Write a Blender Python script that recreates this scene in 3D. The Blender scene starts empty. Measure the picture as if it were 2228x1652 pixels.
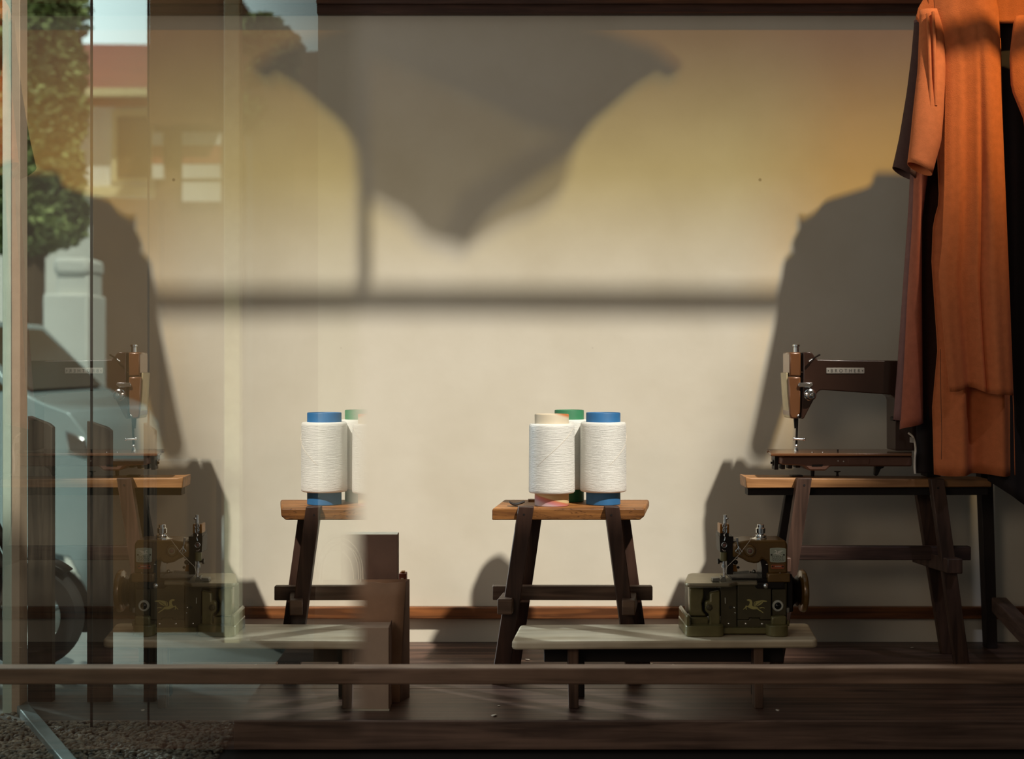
import bpy, bmesh, math, random
from mathutils import Vector, Matrix
R = random.Random(7)
C = bpy.context.scene.collection
SC = bpy.context.scene

# ------------------------------------------------------------------ frame of reference
# world: X right, Y away from the window, Z up; courtyard ground at z = 0, eye 0.90 m above it
F, CX, CY, EYE = 3094.0, 1075.0, 790.0, 0.90
FLOOR = 0.076                                   # top of the display platform
WALL = 4.20
def W(px, d): return (px - CX) / F * d          # photo column at distance d -> metres
def H(py, d): return EYE - (py - CY) / F * d
def P(px, py, d): return Vector((W(px, d), d, H(py, d)))
def PF(zx, ox, s): return ox + zx / s
SUN = Vector((-.62, 1.0, -1.45)).normalized()

# ------------------------------------------------------------------ materials
def lin(c):
    return tuple((x/12.92 if x <= .04045 else ((x+.055)/1.055)**2.4) for x in c)
def rgb(r, g, b): return lin((r/255, g/255, b/255)) + (1.0,)
class NT:
    def __init__(s, name):
        s.m = bpy.data.materials.new(name); s.m.use_nodes = True
        s.t = s.m.node_tree; s.t.nodes.clear()
        s.out = s.n('ShaderNodeOutputMaterial')
    def n(s, typ, **kw):
        x = s.t.nodes.new(typ)
        for k, v in kw.items(): setattr(x, k, v)
        return x
    def l(s, a, b): s.t.links.new(a, b)
def principled(nt, rough=.6, metal=0.0, spec=.5, coat=0.0, sheen=0.0):
    b = nt.n('ShaderNodeBsdfPrincipled')
    b.inputs['Roughness'].default_value = rough; b.inputs['Metallic'].default_value = metal
    b.inputs['Specular IOR Level'].default_value = spec
    if coat: b.inputs['Coat Weight'].default_value = coat
    if sheen: b.inputs['Sheen Weight'].default_value = sheen
    nt.l(b.outputs[0], nt.out.inputs[0]); return b
def mat(name, c, rough=.6, metal=0.0, var=.12, scale=30.0, bump=.0, bscale=None, spec=.5, coat=0.0, sheen=0.0, c2=None, stretch=(1, 1, 1)):
    nt = NT(name); b = principled(nt, rough, metal, spec, coat, sheen)
    tc = nt.n('ShaderNodeTexCoord'); mp = nt.n('ShaderNodeMapping'); mp.inputs['Scale'].default_value = stretch
    nt.l(tc.outputs['Object'], mp.inputs[0])
    no = nt.n('ShaderNodeTexNoise'); no.inputs['Scale'].default_value = scale; no.inputs['Detail'].default_value = 6
    nt.l(mp.outputs[0], no.inputs['Vector'])
    rp = nt.n('ShaderNodeValToRGB')
    lo = tuple(x*(1-var) for x in c[:3]) + (1,); hi = c2 or tuple(min(1, x*(1+var)) for x in c[:3]) + (1,)
    rp.color_ramp.elements[0].position = .32; rp.color_ramp.elements[0].color = lo
    rp.color_ramp.elements[1].position = .68; rp.color_ramp.elements[1].color = hi
    nt.l(no.outputs['Fac'], rp.inputs[0]); nt.l(rp.outputs[0], b.inputs['Base Color'])
    if bump:
        n2 = nt.n('ShaderNodeTexNoise'); n2.inputs['Scale'].default_value = bscale or scale*3; n2.inputs['Detail'].default_value = 8
        nt.l(mp.outputs[0], n2.inputs['Vector'])
        bp = nt.n('ShaderNodeBump'); bp.inputs['Strength'].default_value = bump; bp.inputs['Distance'].default_value = .004
        nt.l(n2.outputs['Fac'], bp.inputs['Height']); nt.l(bp.outputs[0], b.inputs['Normal'])
    return nt.m
def wood(name, dark, light, axis=0, rough=.55, fine=60.0, crack=0.0, bump=.25):
    nt = NT(name); b = principled(nt, rough, spec=.35)
    tc = nt.n('ShaderNodeTexCoord'); mp = nt.n('ShaderNodeMapping')
    s = [1.0]*3; s[axis] = .06; mp.inputs['Scale'].default_value = s
    nt.l(tc.outputs['Object'], mp.inputs[0])
    no = nt.n('ShaderNodeTexNoise'); no.inputs['Scale'].default_value = fine; no.inputs['Detail'].default_value = 8; no.inputs['Distortion'].default_value = .8
    nt.l(mp.outputs[0], no.inputs['Vector'])
    rp = nt.n('ShaderNodeValToRGB')
    rp.color_ramp.elements[0].position = .34; rp.color_ramp.elements[0].color = dark
    rp.color_ramp.elements[1].position = .66; rp.color_ramp.elements[1].color = light
    nt.l(no.outputs['Fac'], rp.inputs[0])
    col = rp.outputs[0]
    n3 = nt.n('ShaderNodeTexNoise'); n3.inputs['Scale'].default_value = 7; n3.inputs['Detail'].default_value = 3
    nt.l(tc.outputs['Object'], n3.inputs['Vector'])
    mx = nt.n('ShaderNodeMix', data_type='RGBA', blend_type='MULTIPLY'); mx.inputs[0].default_value = .55
    r3 = nt.n('ShaderNodeValToRGB'); r3.color_ramp.elements[0].position = .3; r3.color_ramp.elements[0].color = (.45, .42, .4, 1); r3.color_ramp.elements[1].position = .65
    nt.l(n3.outputs['Fac'], r3.inputs[0]); nt.l(col, mx.inputs[6]); nt.l(r3.outputs[0], mx.inputs[7]); col = mx.outputs[2]
    if crack:
        m2 = nt.n('ShaderNodeMapping'); s2 = [1.0]*3; s2[axis] = .12; m2.inputs['Scale'].default_value = s2
        nt.l(tc.outputs['Object'], m2.inputs[0])
        n4 = nt.n('ShaderNodeTexNoise'); n4.inputs['Scale'].default_value = 55; n4.inputs['Detail'].default_value = 5; n4.inputs['Distortion'].default_value = 2
        nt.l(m2.outputs[0], n4.inputs['Vector'])
        r4 = nt.n('ShaderNodeValToRGB'); r4.color_ramp.elements[0].position = .475; r4.color_ramp.elements[0].color = (1, 1, 1, 1)
        e = r4.color_ramp.elements.new(.5); e.color = (.15, .1, .08, 1); r4.color_ramp.elements[2].position = .525; r4.color_ramp.elements[2].color = (1, 1, 1, 1)
        nt.l(n4.outputs['Fac'], r4.inputs[0])
        m4 = nt.n('ShaderNodeMix', data_type='RGBA', blend_type='MULTIPLY'); m4.inputs[0].default_value = crack
        nt.l(col, m4.inputs[6]); nt.l(r4.outputs[0], m4.inputs[7]); col = m4.outputs[2]
    nt.l(col, b.inputs['Base Color'])
    bp = nt.n('ShaderNodeBump'); bp.inputs['Strength'].default_value = bump; bp.inputs['Distance'].default_value = .002
    nt.l(no.outputs['Fac'], bp.inputs['Height']); nt.l(bp.outputs[0], b.inputs['Normal'])
    return nt.m

M = {}
# ivory limewash: faint trowel marks, a few specks and scuffs near the bottom
def wall_mat():
    nt = NT('limewash'); b = principled(nt, .9, spec=.15)
    tc = nt.n('ShaderNodeTexCoord')
    a = nt.n('ShaderNodeTexNoise'); a.inputs['Scale'].default_value = 3.5; a.inputs['Detail'].default_value = 7
    nt.l(tc.outputs['Object'], a.inputs['Vector'])
    r = nt.n('ShaderNodeValToRGB'); r.color_ramp.elements[0].position = .3; r.color_ramp.elements[0].color = (.66, .605, .49, 1)
    r.color_ramp.elements[1].position = .7; r.color_ramp.elements[1].color = (.74, .69, .58, 1)
    nt.l(a.outputs['Fac'], r.inputs[0])
    v = nt.n('ShaderNodeTexVoronoi'); v.inputs['Scale'].default_value = 5.0; nt.l(tc.outputs['Object'], v.inputs['Vector'])
    rv = nt.n('ShaderNodeValToRGB'); rv.color_ramp.elements[0].position = .018; rv.color_ramp.elements[0].color = (.35, .28, .2, 1); rv.color_ramp.elements[1].position = .028
    nt.l(v.outputs['Distance'], rv.inputs[0])
    mx = nt.n('ShaderNodeMix', data_type='RGBA', blend_type='MULTIPLY'); mx.inputs[0].default_value = .6
    nt.l(r.outputs[0], mx.inputs[6]); nt.l(rv.outputs[0], mx.inputs[7]); nt.l(mx.outputs[2], b.inputs['Base Color'])
    n2 = nt.n('ShaderNodeTexNoise'); n2.inputs['Scale'].default_value = 14; n2.inputs['Detail'].default_value = 8; nt.l(tc.outputs['Object'], n2.inputs['Vector'])
    bp = nt.n('ShaderNodeBump'); bp.inputs['Strength'].default_value = .18; bp.inputs['Distance'].default_value = .006
    nt.l(n2.outputs['Fac'], bp.inputs['Height']); nt.l(bp.outputs[0], b.inputs['Normal'])
    return nt.m
M['wall'] = wall_mat()
M['floor'] = wood('dark_boards', rgb(66, 48, 42), rgb(122, 94, 80), 0, .42, 40)
M['fascia'] = wood('dark_fascia', rgb(90, 72, 64), rgb(144, 118, 104), 0, .5, 45)
M['ground'] = mat('dark_courtyard', rgb(30, 24, 22), .9)
M['void'] = mat('dark_recess', rgb(22, 16, 14), .9)
M['lintel'] = wood('lintel_wood', rgb(62, 40, 32), rgb(92, 64, 52), 0)
M['skirting'] = wood('skirting_wood', rgb(96, 58, 32), rgb(158, 98, 54), 0, .5, 50)
M['rail'] = wood('rail_wood', rgb(112, 88, 72), rgb(168, 138, 116), 0, .5, 40)
M['ceil'] = mat('roof_boards', rgb(60, 45, 38), .8)
M['seat'] = wood('teak_seat', rgb(120, 76, 38), rgb(188, 128, 70), 0, .5, 45, .8)
M['stoolleg'] = wood('dark_stained_leg', rgb(52, 34, 27), rgb(84, 58, 46), 2, .5, 50)
M['stoolbar'] = wood('dark_stained_bar', rgb(84, 64, 52), rgb(130, 104, 86), 0, .5, 50)
M['plank'] = wood('grey_plank', rgb(202, 184, 150), rgb(246, 234, 206), 0, .42, 40)
M['plankleg'] = wood('plank_leg', rgb(80, 60, 48), rgb(124, 98, 80), 2)
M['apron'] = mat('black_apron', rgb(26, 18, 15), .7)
M['tabletop'] = wood('table_top_wood', rgb(140, 98, 62), rgb(204, 150, 98), 0, .45, 45)
M['tableleg'] = wood('table_leg_wood', rgb(58, 42, 35), rgb(94, 70, 58), 2, .5, 50)
M['tablebar'] = wood('table_bar_wood', rgb(54, 38, 33), rgb(84, 62, 54), 0, .5, 50)
M['foot'] = wood('rack_foot_wood', rgb(78, 60, 52), rgb(120, 96, 84), 1)
M['rack'] = mat('rack_post_wood', rgb(38, 27, 23), .6)
M['chrome'] = mat('polished_steel', (.78, .8, .8, 1), .16, 1.0, .03)
M['steel'] = mat('dull_steel', rgb(150, 150, 142), .32, .9, .1, 60)
M['plate'] = mat('plate_steel', rgb(172, 164, 140), .35, .75, .12, 18)
M['olive'] = mat('olive_enamel', rgb(112, 106, 68), .32, .15, .1, 40, coat=.3)
M['olivedark'] = mat('dark_olive_enamel', rgb(76, 70, 48), .4, .15, .1, 30)
M['olivebrown'] = mat('brown_olive_enamel', rgb(112, 84, 42), .28, .15, .12, 30, coat=.4)
M['black'] = mat('black_oiled_iron', rgb(28, 22, 18), .45, .4, .1)
M['brass'] = mat('amber_brass', rgb(150, 100, 40), .35, .6)
M['copper'] = mat('copper_tag', rgb(176, 96, 60), .45, .3)
M['silver'] = mat('silver_tag', rgb(178, 186, 168), .45, .3, .1, 80)
M['engrave'] = mat('engraved_dark', rgb(50, 48, 40), .7)
M['engravelight'] = mat('engraved_pale', rgb(226, 226, 210), .6)
M['horse'] = mat('yellow_green_transfer', rgb(176, 168, 104), .5)
M['lens'] = mat('dark_glass_eye', rgb(14, 14, 14), .08)
M['ring'] = mat('white_ring', rgb(196, 200, 188), .4)
M['pink'] = mat('pinkish_hub', rgb(128, 92, 84), .5)
M['brown'] = mat('brown_enamel', rgb(120, 78, 48), .26, .1, .06, 20, coat=.5)
M['arm'] = mat('shaded_brown_enamel', rgb(62, 40, 30), .3, .1, .06, 20, coat=.3)  # same brown enamel, darkened to paint the shade over the arm
M['cream'] = mat('cream_edge', rgb(196, 180, 140), .4)
M['bedbrown'] = mat('bed_enamel', rgb(118, 84, 70), .4, .15, .08)
M['nameplate'] = mat('name_plate_grey', rgb(186, 178, 166), .5, .1)
M['white'] = mat('white_thread', rgb(236, 235, 228), .42, 0, .03, 12, .55, 900, .5, sheen=.2, stretch=(.04, .04, 1))
M['cord'] = mat('white_cord', rgb(226, 214, 196), .8)
M['blue'] = mat('blue_card', rgb(44, 106, 158), .55, 0, .12, 25)
M['green'] = mat('green_card', rgb(58, 128, 88), .55, 0, .1, 25)
M['kraft'] = mat('kraft_board', rgb(190, 164, 142), .85, 0, .08, 18, .1)
M['kraftdark'] = mat('brown_board', rgb(132, 104, 90), .85, 0, .08, 18, .1)
M['kraftbag'] = mat('kraft_paper', rgb(176, 138, 110), .8, 0, .14, 12, .2, 20)
M['cardtop'] = mat('pale_board_top', rgb(214, 204, 180), .85)
M['carton'] = mat('red_brown_carton', rgb(120, 60, 40), .6)
M['leaf'] = mat('dry_leaf', rgb(36, 28, 24), .8)
M['scrap'] = mat('paper_scrap', rgb(236, 226, 210), .8)
M['rust'] = mat('rust_linen', rgb(208, 118, 72), .9, 0, .07, 60, .25, 420, .08, sheen=.03)
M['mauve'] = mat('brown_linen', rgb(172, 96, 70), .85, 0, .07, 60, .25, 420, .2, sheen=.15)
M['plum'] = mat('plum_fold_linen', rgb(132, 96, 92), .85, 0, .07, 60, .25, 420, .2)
M['shadebrown'] = mat('fold_shade_linen', rgb(74, 46, 38), .9, 0, .07, 60, .2, 420, .1)
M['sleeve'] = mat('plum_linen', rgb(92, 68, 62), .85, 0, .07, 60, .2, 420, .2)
M['slip'] = mat('black_slip_and_shade', rgb(34, 24, 22), .85)
M['thread_dark'] = mat('dark_stitch', rgb(60, 36, 28), .8)
M['alu'] = mat('painted_aluminium', rgb(232, 240, 224), .45, .1, .05)
M['alu2'] = mat('pinkish_aluminium', rgb(226, 190, 166), .5, .1, .05)
M['sill'] = mat('grey_aluminium', rgb(168, 174, 172), .4, .4, .1)
M['seam'] = mat('black_seal', rgb(22, 20, 18), .7)
M['picket'] = wood('weathered_picket', rgb(62, 50, 42), rgb(98, 82, 70), 2, .8)
M['pebble'] = mat('pebbles', rgb(70, 56, 48), .6, 0, .7, 60, c2=rgb(214, 190, 168))
M['pave'] = mat('pavement', rgb(146, 148, 144), .85, 0, .1, 8)
M['border'] = mat('concrete_border', rgb(128, 116, 106), .8, 0, .12, 30)
M['asphalt'] = mat('street', rgb(190, 192, 188), .9, 0, .08, 3)
M['white_wall'] = mat('white_render', rgb(232, 232, 226), .9, 0, .04, 2)
M['roof'] = mat('red_roof', rgb(150, 84, 70), .8, 0, .2, 6, stretch=(.2, .2, 5))
M['eave'] = mat('cream_eave', rgb(226, 214, 170), .8)
M['redband'] = mat('red_band', rgb(172, 92, 74), .8)
M['glassdark'] = mat('dark_window', rgb(86, 72, 52), .2)
M['timber'] = mat('brown_timber', rgb(104, 74, 46), .8, 0, .1, 3)
M['carpaint'] = mat('silver_blue_paint', rgb(180, 200, 204), .25, .2, .03, coat=.6)
M['tyre'] = mat('tyre', rgb(38, 34, 34), .8)
M['hub'] = mat('wheel_hub', rgb(150, 160, 160), .35, .5)
M['leafgreen'] = mat('tree_leaves', rgb(84, 104, 52), .7, 0, .5, 4, c2=rgb(170, 186, 120))
M['bark'] = mat('bark', rgb(84, 66, 50), .9)
M['creamcol'] = mat('cream_column', rgb(246, 234, 204), .8)
# striped paper core: grey top, pink and orange bands below
def core_mat():
    nt = NT('pastel_core'); b = principled(nt, .6)
    tc = nt.n('ShaderNodeTexCoord'); sp = nt.n('ShaderNodeSeparateXYZ'); nt.l(tc.outputs['Object'], sp.inputs[0])
    m = nt.n('ShaderNodeMath', operation='MULTIPLY_ADD'); nt.l(sp.outputs[0], m.inputs[0]); m.inputs[1].default_value = .28
    nt.l(sp.outputs[2], m.inputs[2])
    mr = nt.n('ShaderNodeMapRange'); mr.inputs[1].default_value = -.015; mr.inputs[2].default_value = .26; nt.l(m.outputs[0], mr.inputs[0])
    r = nt.n('ShaderNodeValToRGB'); e = r.color_ramp.elements; e[0].position = 0; e[0].color = rgb(206, 196, 198); e[1].position = 1; e[1].color = rgb(206, 122, 66)
    for p_, c_ in ((.06, rgb(196, 170, 176)), (.085, rgb(190, 122, 128)), (.115, rgb(196, 116, 82)), (.125, rgb(214, 190, 140)), (.5, rgb(200, 190, 170)), (.93, rgb(212, 198, 172)), (.955, rgb(206, 122, 66))):
        q = e.new(p_); q.color = c_
    nt.l(mr.outputs[0], r.inputs[0]); nt.l(r.outputs[0], b.inputs['Base Color'])
    return nt.m
M['pastel'] = core_mat()
# window glass: clear when faced, mirror-like at a grazing angle
def glass_mat():
    nt = NT('door_glass')
    g = nt.n('ShaderNodeNewGeometry'); dt = nt.n('ShaderNodeVectorMath', operation='DOT_PRODUCT')
    nt.l(g.outputs['Incoming'], dt.inputs[0]); nt.l(g.outputs['Normal'], dt.inputs[1])
    ab = nt.n('ShaderNodeMath', operation='ABSOLUTE'); nt.l(dt.outputs['Value'], ab.inputs[0])
    r = nt.n('ShaderNodeValToRGB'); e = r.color_ramp.elements
    e[0].position = 0; e[0].color = (1, 1, 1, 1); e[1].position = 1; e[1].color = (.08,)*3 + (1,)
    for p_, v_ in ((.095, .95), (.14, .90), (.19, .80), (.25, .66), (.32, .48), (.55, .18)):
        q = e.new(p_); q.color = (v_, v_, v_, 1)
    nt.l(ab.outputs[0], r.inputs[0])
    t = nt.n('ShaderNodeBsdfTransparent'); t.inputs[0].default_value = (.84, .97, .93, 1)
    gl = nt.n('ShaderNodeBsdfGlossy'); gl.inputs['Roughness'].default_value = .0; gl.inputs['Color'].default_value = (.98, .98, .96, 1)
    mx = nt.n('ShaderNodeMixShader'); nt.l(r.outputs[0], mx.inputs[0]); nt.l(t.outputs[0], mx.inputs[1]); nt.l(gl.outputs[0], mx.inputs[2])
    nt.l(mx.outputs[0], nt.out.inputs[0]); return nt.m
M['glass'] = glass_mat()
def clear_mat():
    nt = NT('glass_inner'); t = nt.n('ShaderNodeBsdfTransparent'); t.inputs[0].default_value = (.97, 1, .985, 1)
    nt.l(t.outputs[0], nt.out.inputs[0]); return nt.m
M['clear'] = clear_mat()
def sheer(name, c, k):
    nt = NT(name); t = nt.n('ShaderNodeBsdfTransparent'); t.inputs[0].default_value = c
    d = nt.n('ShaderNodeBsdfDiffuse'); d.inputs[0].default_value = rgb(150, 120, 84)
    no = nt.n('ShaderNodeTexNoise'); no.inputs['Scale'].default_value = 300
    mt = nt.n('ShaderNodeMapRange'); mt.inputs[3].default_value = k-.04; mt.inputs[4].default_value = k+.04; nt.l(no.outputs['Fac'], mt.inputs[0])
    mx = nt.n('ShaderNodeMixShader'); nt.l(mt.outputs[0], mx.inputs[0]); nt.l(t.outputs[0], mx.inputs[1]); nt.l(d.outputs[0], mx.inputs[2])
    nt.l(mx.outputs[0], nt.out.inputs[0]); return nt.m
M['muslin'] = sheer('brown_muslin', (.95, .92, .86, 1), .60)
M['felt'] = sheer('brown_felt', (.9, .85, .75, 1), .90)
M['voile'] = sheer('thin_voile', (.97, .95, .9, 1), .36)
M['orange'] = sheer('orange_sun_filter', (1.0, .83, .52, 1), .01)
M['shade'] = sheer('brown_sun_dimmer', (.90, .92, .97, 1), .34)
M['amber'] = sheer('amber_sun_filter', (.76, .70, .46, 1), .01)
M['ochre'] = sheer('ochre_sun_filter', (.50, .37, .15, 1), .01)

# ------------------------------------------------------------------ mesh builder
def rr(x0, y0, x1, y1, r, n=4):
    pts = []
    for cx, cy, a0 in ((x1-r, y0+r, -90), (x1-r, y1-r, 0), (x0+r, y1-r, 90), (x0+r, y0+r, 180)):
        for i in range(n+1):
            a = math.radians(a0 + 90*i/n); pts.append((cx + r*math.cos(a), cy + r*math.sin(a)))
    return pts
class MB:
    def __init__(s): s.v = []; s.f = []
    def add(s, vs, fs):
        b = len(s.v); s.v += [Vector(v) for v in vs]; s.f += [[b+i for i in f] for f in fs]; return s
    def hexa(s, p):           # 4 of one face, then 4 of the opposite face
        return s.add(p, [(3, 2, 1, 0), (4, 5, 6, 7), (0, 1, 5, 4), (1, 2, 6, 5), (2, 3, 7, 6), (3, 0, 4, 7)])
    def box(s, x0, x1, y0, y1, z0, z1):
        return s.hexa([(x0, y0, z0), (x1, y0, z0), (x1, y1, z0), (x0, y1, z0), (x0, y0, z1), (x1, y0, z1), (x1, y1, z1), (x0, y1, z1)])
    def prism(s, a, b):       # two matching outlines
        n = len(a)
        return s.add(list(a)+list(b), [list(range(n)), list(range(2*n-1, n-1, -1))] + [(i, i+n, (i+1) % n + n, (i+1) % n) for i in range(n)])
    def front(s, poly, d0, d1):      # outline in photo columns and rows, standing at d0, going straight back to d1
        a = [P(x, y, d0) for x, y in poly]
        return s.prism(a, [Vector((v.x, d1, v.z)) for v in a])
    def plan(s, poly, z0, z1):       # outline in metres (x, y)
        return s.prism([Vector((x, y, z0)) for x, y in poly], [Vector((x, y, z1)) for x, y in poly])
    def bar(s, p0, p1, a, b):        # four-sided bar, cross-section given by half-width vectors
        p0, p1, a, b = map(Vector, (p0, p1, a, b))
        return s.hexa([p0-a-b, p0+a-b, p0+a+b, p0-a+b, p1-a-b, p1+a-b, p1+a+b, p1-a+b])
    def lathe(s, c, axis, prof, n=32, close=False):
        c = Vector(c); ax = Vector(axis).normalized()
        u = ax.orthogonal().normalized(); w = ax.cross(u)
        vs = []; fs = []
        for r, h in prof:
            for i in range(n):
                t = 2*math.pi*i/n; vs.append(c + ax*h + (u*math.cos(t) + w*math.sin(t))*r)
        m = len(prof)
        for j in range(m if close else m-1):
            k = (j+1) % m
            for i in range(n):
                fs.append((j*n+i, j*n+(i+1) % n, k*n+(i+1) % n, k*n+i))
        if not close:
            fs.append(list(range(n))[::-1]); fs.append([(m-1)*n+i for i in range(n)])
        return s.add(vs, fs)
    def cyl(s, p0, p1, r0, r1=None, n=20):
        p0, p1 = Vector(p0), Vector(p1)
        return s.lathe(p0, p1-p0, [(r0, 0), (r1 if r1 is not None else r0, (p1-p0).length)], n)
    def ball(s, c, r, n=16):
        return s.lathe(c, (0, 0, 1), [(max(r*math.sin(math.pi*i/10), r*.02), -r*math.cos(math.pi*i/10)) for i in range(11)], n)
    def tube(s, pts, r, n=8, smooth=4):
        p = [Vector(x) for x in pts]
        q = []
        for i in range(len(p)-1):
            a, b, c, d = p[max(i-1, 0)], p[i], p[i+1], p[min(i+2, len(p)-1)]
            for k in range(smooth):
                t = k/smooth
                q.append(.5*((2*b) + (c-a)*t + (2*a-5*b+4*c-d)*t*t + (3*b-a-3*c+d)*t**3))
        q.append(p[-1]); vs = []; fs = []
        for i, x in enumerate(q):
            t = (q[min(i+1, len(q)-1)] - q[max(i-1, 0)]).normalized()
            u = t.cross(Vector((.31, .9, .2))).normalized(); w = t.cross(u)
            for j in range(n):
                g = 2*math.pi*j/n; vs.append(x + (u*math.cos(g) + w*math.sin(g))*r)
        for i in range(len(q)-1):
            for j in range(n): fs.append((i*n+j, i*n+(j+1) % n, (i+1)*n+(j+1) % n, (i+1)*n+j))
        fs.append(list(range(n))[::-1]); fs.append([(len(q)-1)*n+j for j in range(n)])
        return s.add(vs, fs)
    def grid(s, rows, close=False):
        n = len(rows[0]); vs = [v for r in rows for v in r]; fs = []
        for i in range(len(rows)-1):
            for j in range(n if close else n-1):
                k = (j+1) % n; fs.append((i*n+j, i*n+k, (i+1)*n+k, (i+1)*n+j))
        return s.add(vs, fs)
    def ico(s, c, r, sq, rot):
        t = (1+5**.5)/2
        pts = [(-1, t, 0), (1, t, 0), (-1, -t, 0), (1, -t, 0), (0, -1, t), (0, 1, t), (0, -1, -t), (0, 1, -t), (t, 0, -1), (t, 0, 1), (-t, 0, -1), (-t, 0, 1)]
        fs = [(0, 11, 5), (0, 5, 1), (0, 1, 7), (0, 7, 10), (0, 10, 11), (1, 5, 9), (5, 11, 4), (11, 10, 2), (10, 7, 6), (7, 1, 8), (3, 9, 4), (3, 4, 2), (3, 2, 6), (3, 6, 8), (3, 8, 9), (4, 9, 5), (2, 4, 11), (6, 2, 10), (8, 6, 7), (9, 8, 1)]
        m = Matrix.Rotation(rot, 3, 'Z')
        return s.add([Vector(c) + m @ (Vector((p[0]*sq[0], p[1]*sq[1], p[2]*sq[2]))*(r/1.9)) for p in pts], fs)
    def affine(s, fn):
        s.v = [Vector(fn(v)) for v in s.v]; return s
def obj(name, mb, m, parent=None, bevel=0, seg=2, sharp=35, solid=0, sub=0, recalc=True):
    """one mesh object; a part is stored relative to the base of its thing"""
    root = parent
    while root is not None and root.parent is not None: root = root.parent
    off = Vector(root['base_at']) if root is not None else Vector((0, 0, 0))
    me = bpy.data.meshes.new(name)
    me.from_pydata([tuple(v-off) for v in mb.v], [], mb.f)
    if recalc:
        bm = bmesh.new(); bm.from_mesh(me); bmesh.ops.recalc_face_normals(bm, faces=bm.faces); bm.to_mesh(me); bm.free()
    me.shade_smooth(); me.set_sharp_from_angle(angle=math.radians(sharp))
    for x in (m if isinstance(m, (list, tuple)) else [m]): me.materials.append(x)
    o = bpy.data.objects.new(name, me); C.objects.link(o)
    if parent is not None: o.parent = parent
    if solid:
        k = o.modifiers.new('thickness', 'SOLIDIFY'); k.thickness = solid; k.offset = 0
    if sub:
        k = o.modifiers.new('smooth', 'SUBSURF'); k.levels = sub; k.render_levels = sub
    if bevel:
        k = o.modifiers.new('edges', 'BEVEL'); k.width = bevel; k.segments = seg; k.limit_method = 'ANGLE'; k.angle_limit = math.radians(32)
    return o
def tag(o, label, cat, group=None):
    o['label'] = label; o['category'] = cat
    if group: o['group'] = group
    return o
def thing(name, label, cat, at, group=None):
    o = bpy.data.objects.new(name, None); C.objects.link(o); o.location = at; o['base_at'] = tuple(at); o.empty_display_size = .05
    return tag(o, label, cat, group)
def struct(name, mb, m, **kw):
    o = obj(name, mb, m, **kw); o['kind'] = 'structure'; return o

# ------------------------------------------------------------------ the setting
RX = 2.3
struct('wall_back', MB().box(-.52, RX, WALL, WALL+.12, -.1, 2.3), M['wall'])
b = MB()
for y0, y1 in ((3.281, 3.5945), (3.5975, 3.9025), (3.9055, WALL)): b.box(-.60, RX, y0, y1, FLOOR-.03, FLOOR)
struct('floor', b, M['floor'], bevel=.0012)
struct('trim_1', MB().box(-.60, RX, 3.276, 3.306, .008, FLOOR-.0005), M['fascia'], bevel=.003)            # front edge board
struct('trim_2', MB().box(-.60, RX, 3.42, WALL, 0, FLOOR-.03), M['void'])
struct('baseboard_back', MB().box(-.52, RX, WALL-.026, WALL, H(1347.5, 4.175), H(1322, 4.175)), M['skirting'], bevel=.003)
b = MB().box(-.52, RX, WALL-.030, WALL, H(29, 4.17), 2.28)
b.box(-.52, RX, WALL-.045, WALL-.03, H(9, 4.16), 2.28)
struct('trim_3', b, M['lintel'], bevel=.002)
struct('ceiling', MB().box(-1.1, 3.6, -2.6, 2.22, 2.5, 2.58), M['ceil'])
struct('wall_right', MB().box(RX, RX+.1, 2.2, WALL+.12, 0, 1.9), M['ceil'])
gx = -.62
struct('ground', MB().box(gx, 4, -3, 3.42, -.06, -.0005), M['ground'])
struct('gravel_ground', MB().box(-7, gx, 1.2, 3.57, -.12, -.006), M['ground'])
struct('border_ground', MB().box(-7, gx, 3.57, 3.86, -.12, -.002), M['border'])
struct('pavement_ground', MB().box(-7, gx, 3.86, 4.78, -.2, -.006), M['pave'])
struct('wall_low', MB().box(W(200, 4.9), W(470, 4.9), 4.9, 5.0, -.2, H(1003, 4.9)), M['timber'])
struct('street_ground', MB().box(-30, 16, 4.6, 60, -.85, -.72), M['asphalt'])
# glass door leaf beside the photographer: the display is mirrored in it
gxl = W(775, .83)
b = MB().box(gxl-.008, gxl, .04, .83, -.02, 2.2)
pane = struct('window_1', b, [M['glass'], M['clear']])
for p_ in pane.data.polygons: p_.material_index = 0 if p_.normal.x > .5 else 1
# corner post, sill and glazing seals at the left end
d = 3.66
struct('trim_4', MB().box(W(5, d), W(27, d), d, d+.05, -.01, 2.25), M['alu'], bevel=.002)
struct('trim_5', MB().box(W(27, d), W(46, d), d-.008, d+.05, -.01, 2.25), M['alu2'], bevel=.002)
a0 = Vector((W(44, 3.70), 3.70, .006)); a1 = Vector((W(165, 3.10), 3.10, .006)); dr = (a1-a0).normalized(); nr = Vector((dr.y, -dr.x, 0))
struct('trim_6', MB().bar(a0, a1+dr*.6, nr*.016, Vector((0, 0, .014))), M['sill'], bevel=.003)
for k, (px, w_) in enumerate(((198, 1.7), (322, 1.3))):
    struct('trim_%d' % (7+k), MB().box(W(px-w_, 3.5), W(px+w_, 3.5), 3.5, 3.51, -.005, 2.25), M['seam'])
struct('trim_9', MB().box(W(487, 4.6), W(521, 4.6), 4.6, 4.66, -.72, 2.6), M['creamcol'], bevel=.004)

# wooden guard rail along the front of the display
o = obj('wooden_rail', MB().box(-1.3, RX, 3.0, 3.045, H(1490.5, 3.0), H(1455, 3.0)), M['rail'], bevel=.0035)
tag(o, 'long square brown wooden rail running across the front of the display', 'rail')

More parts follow.
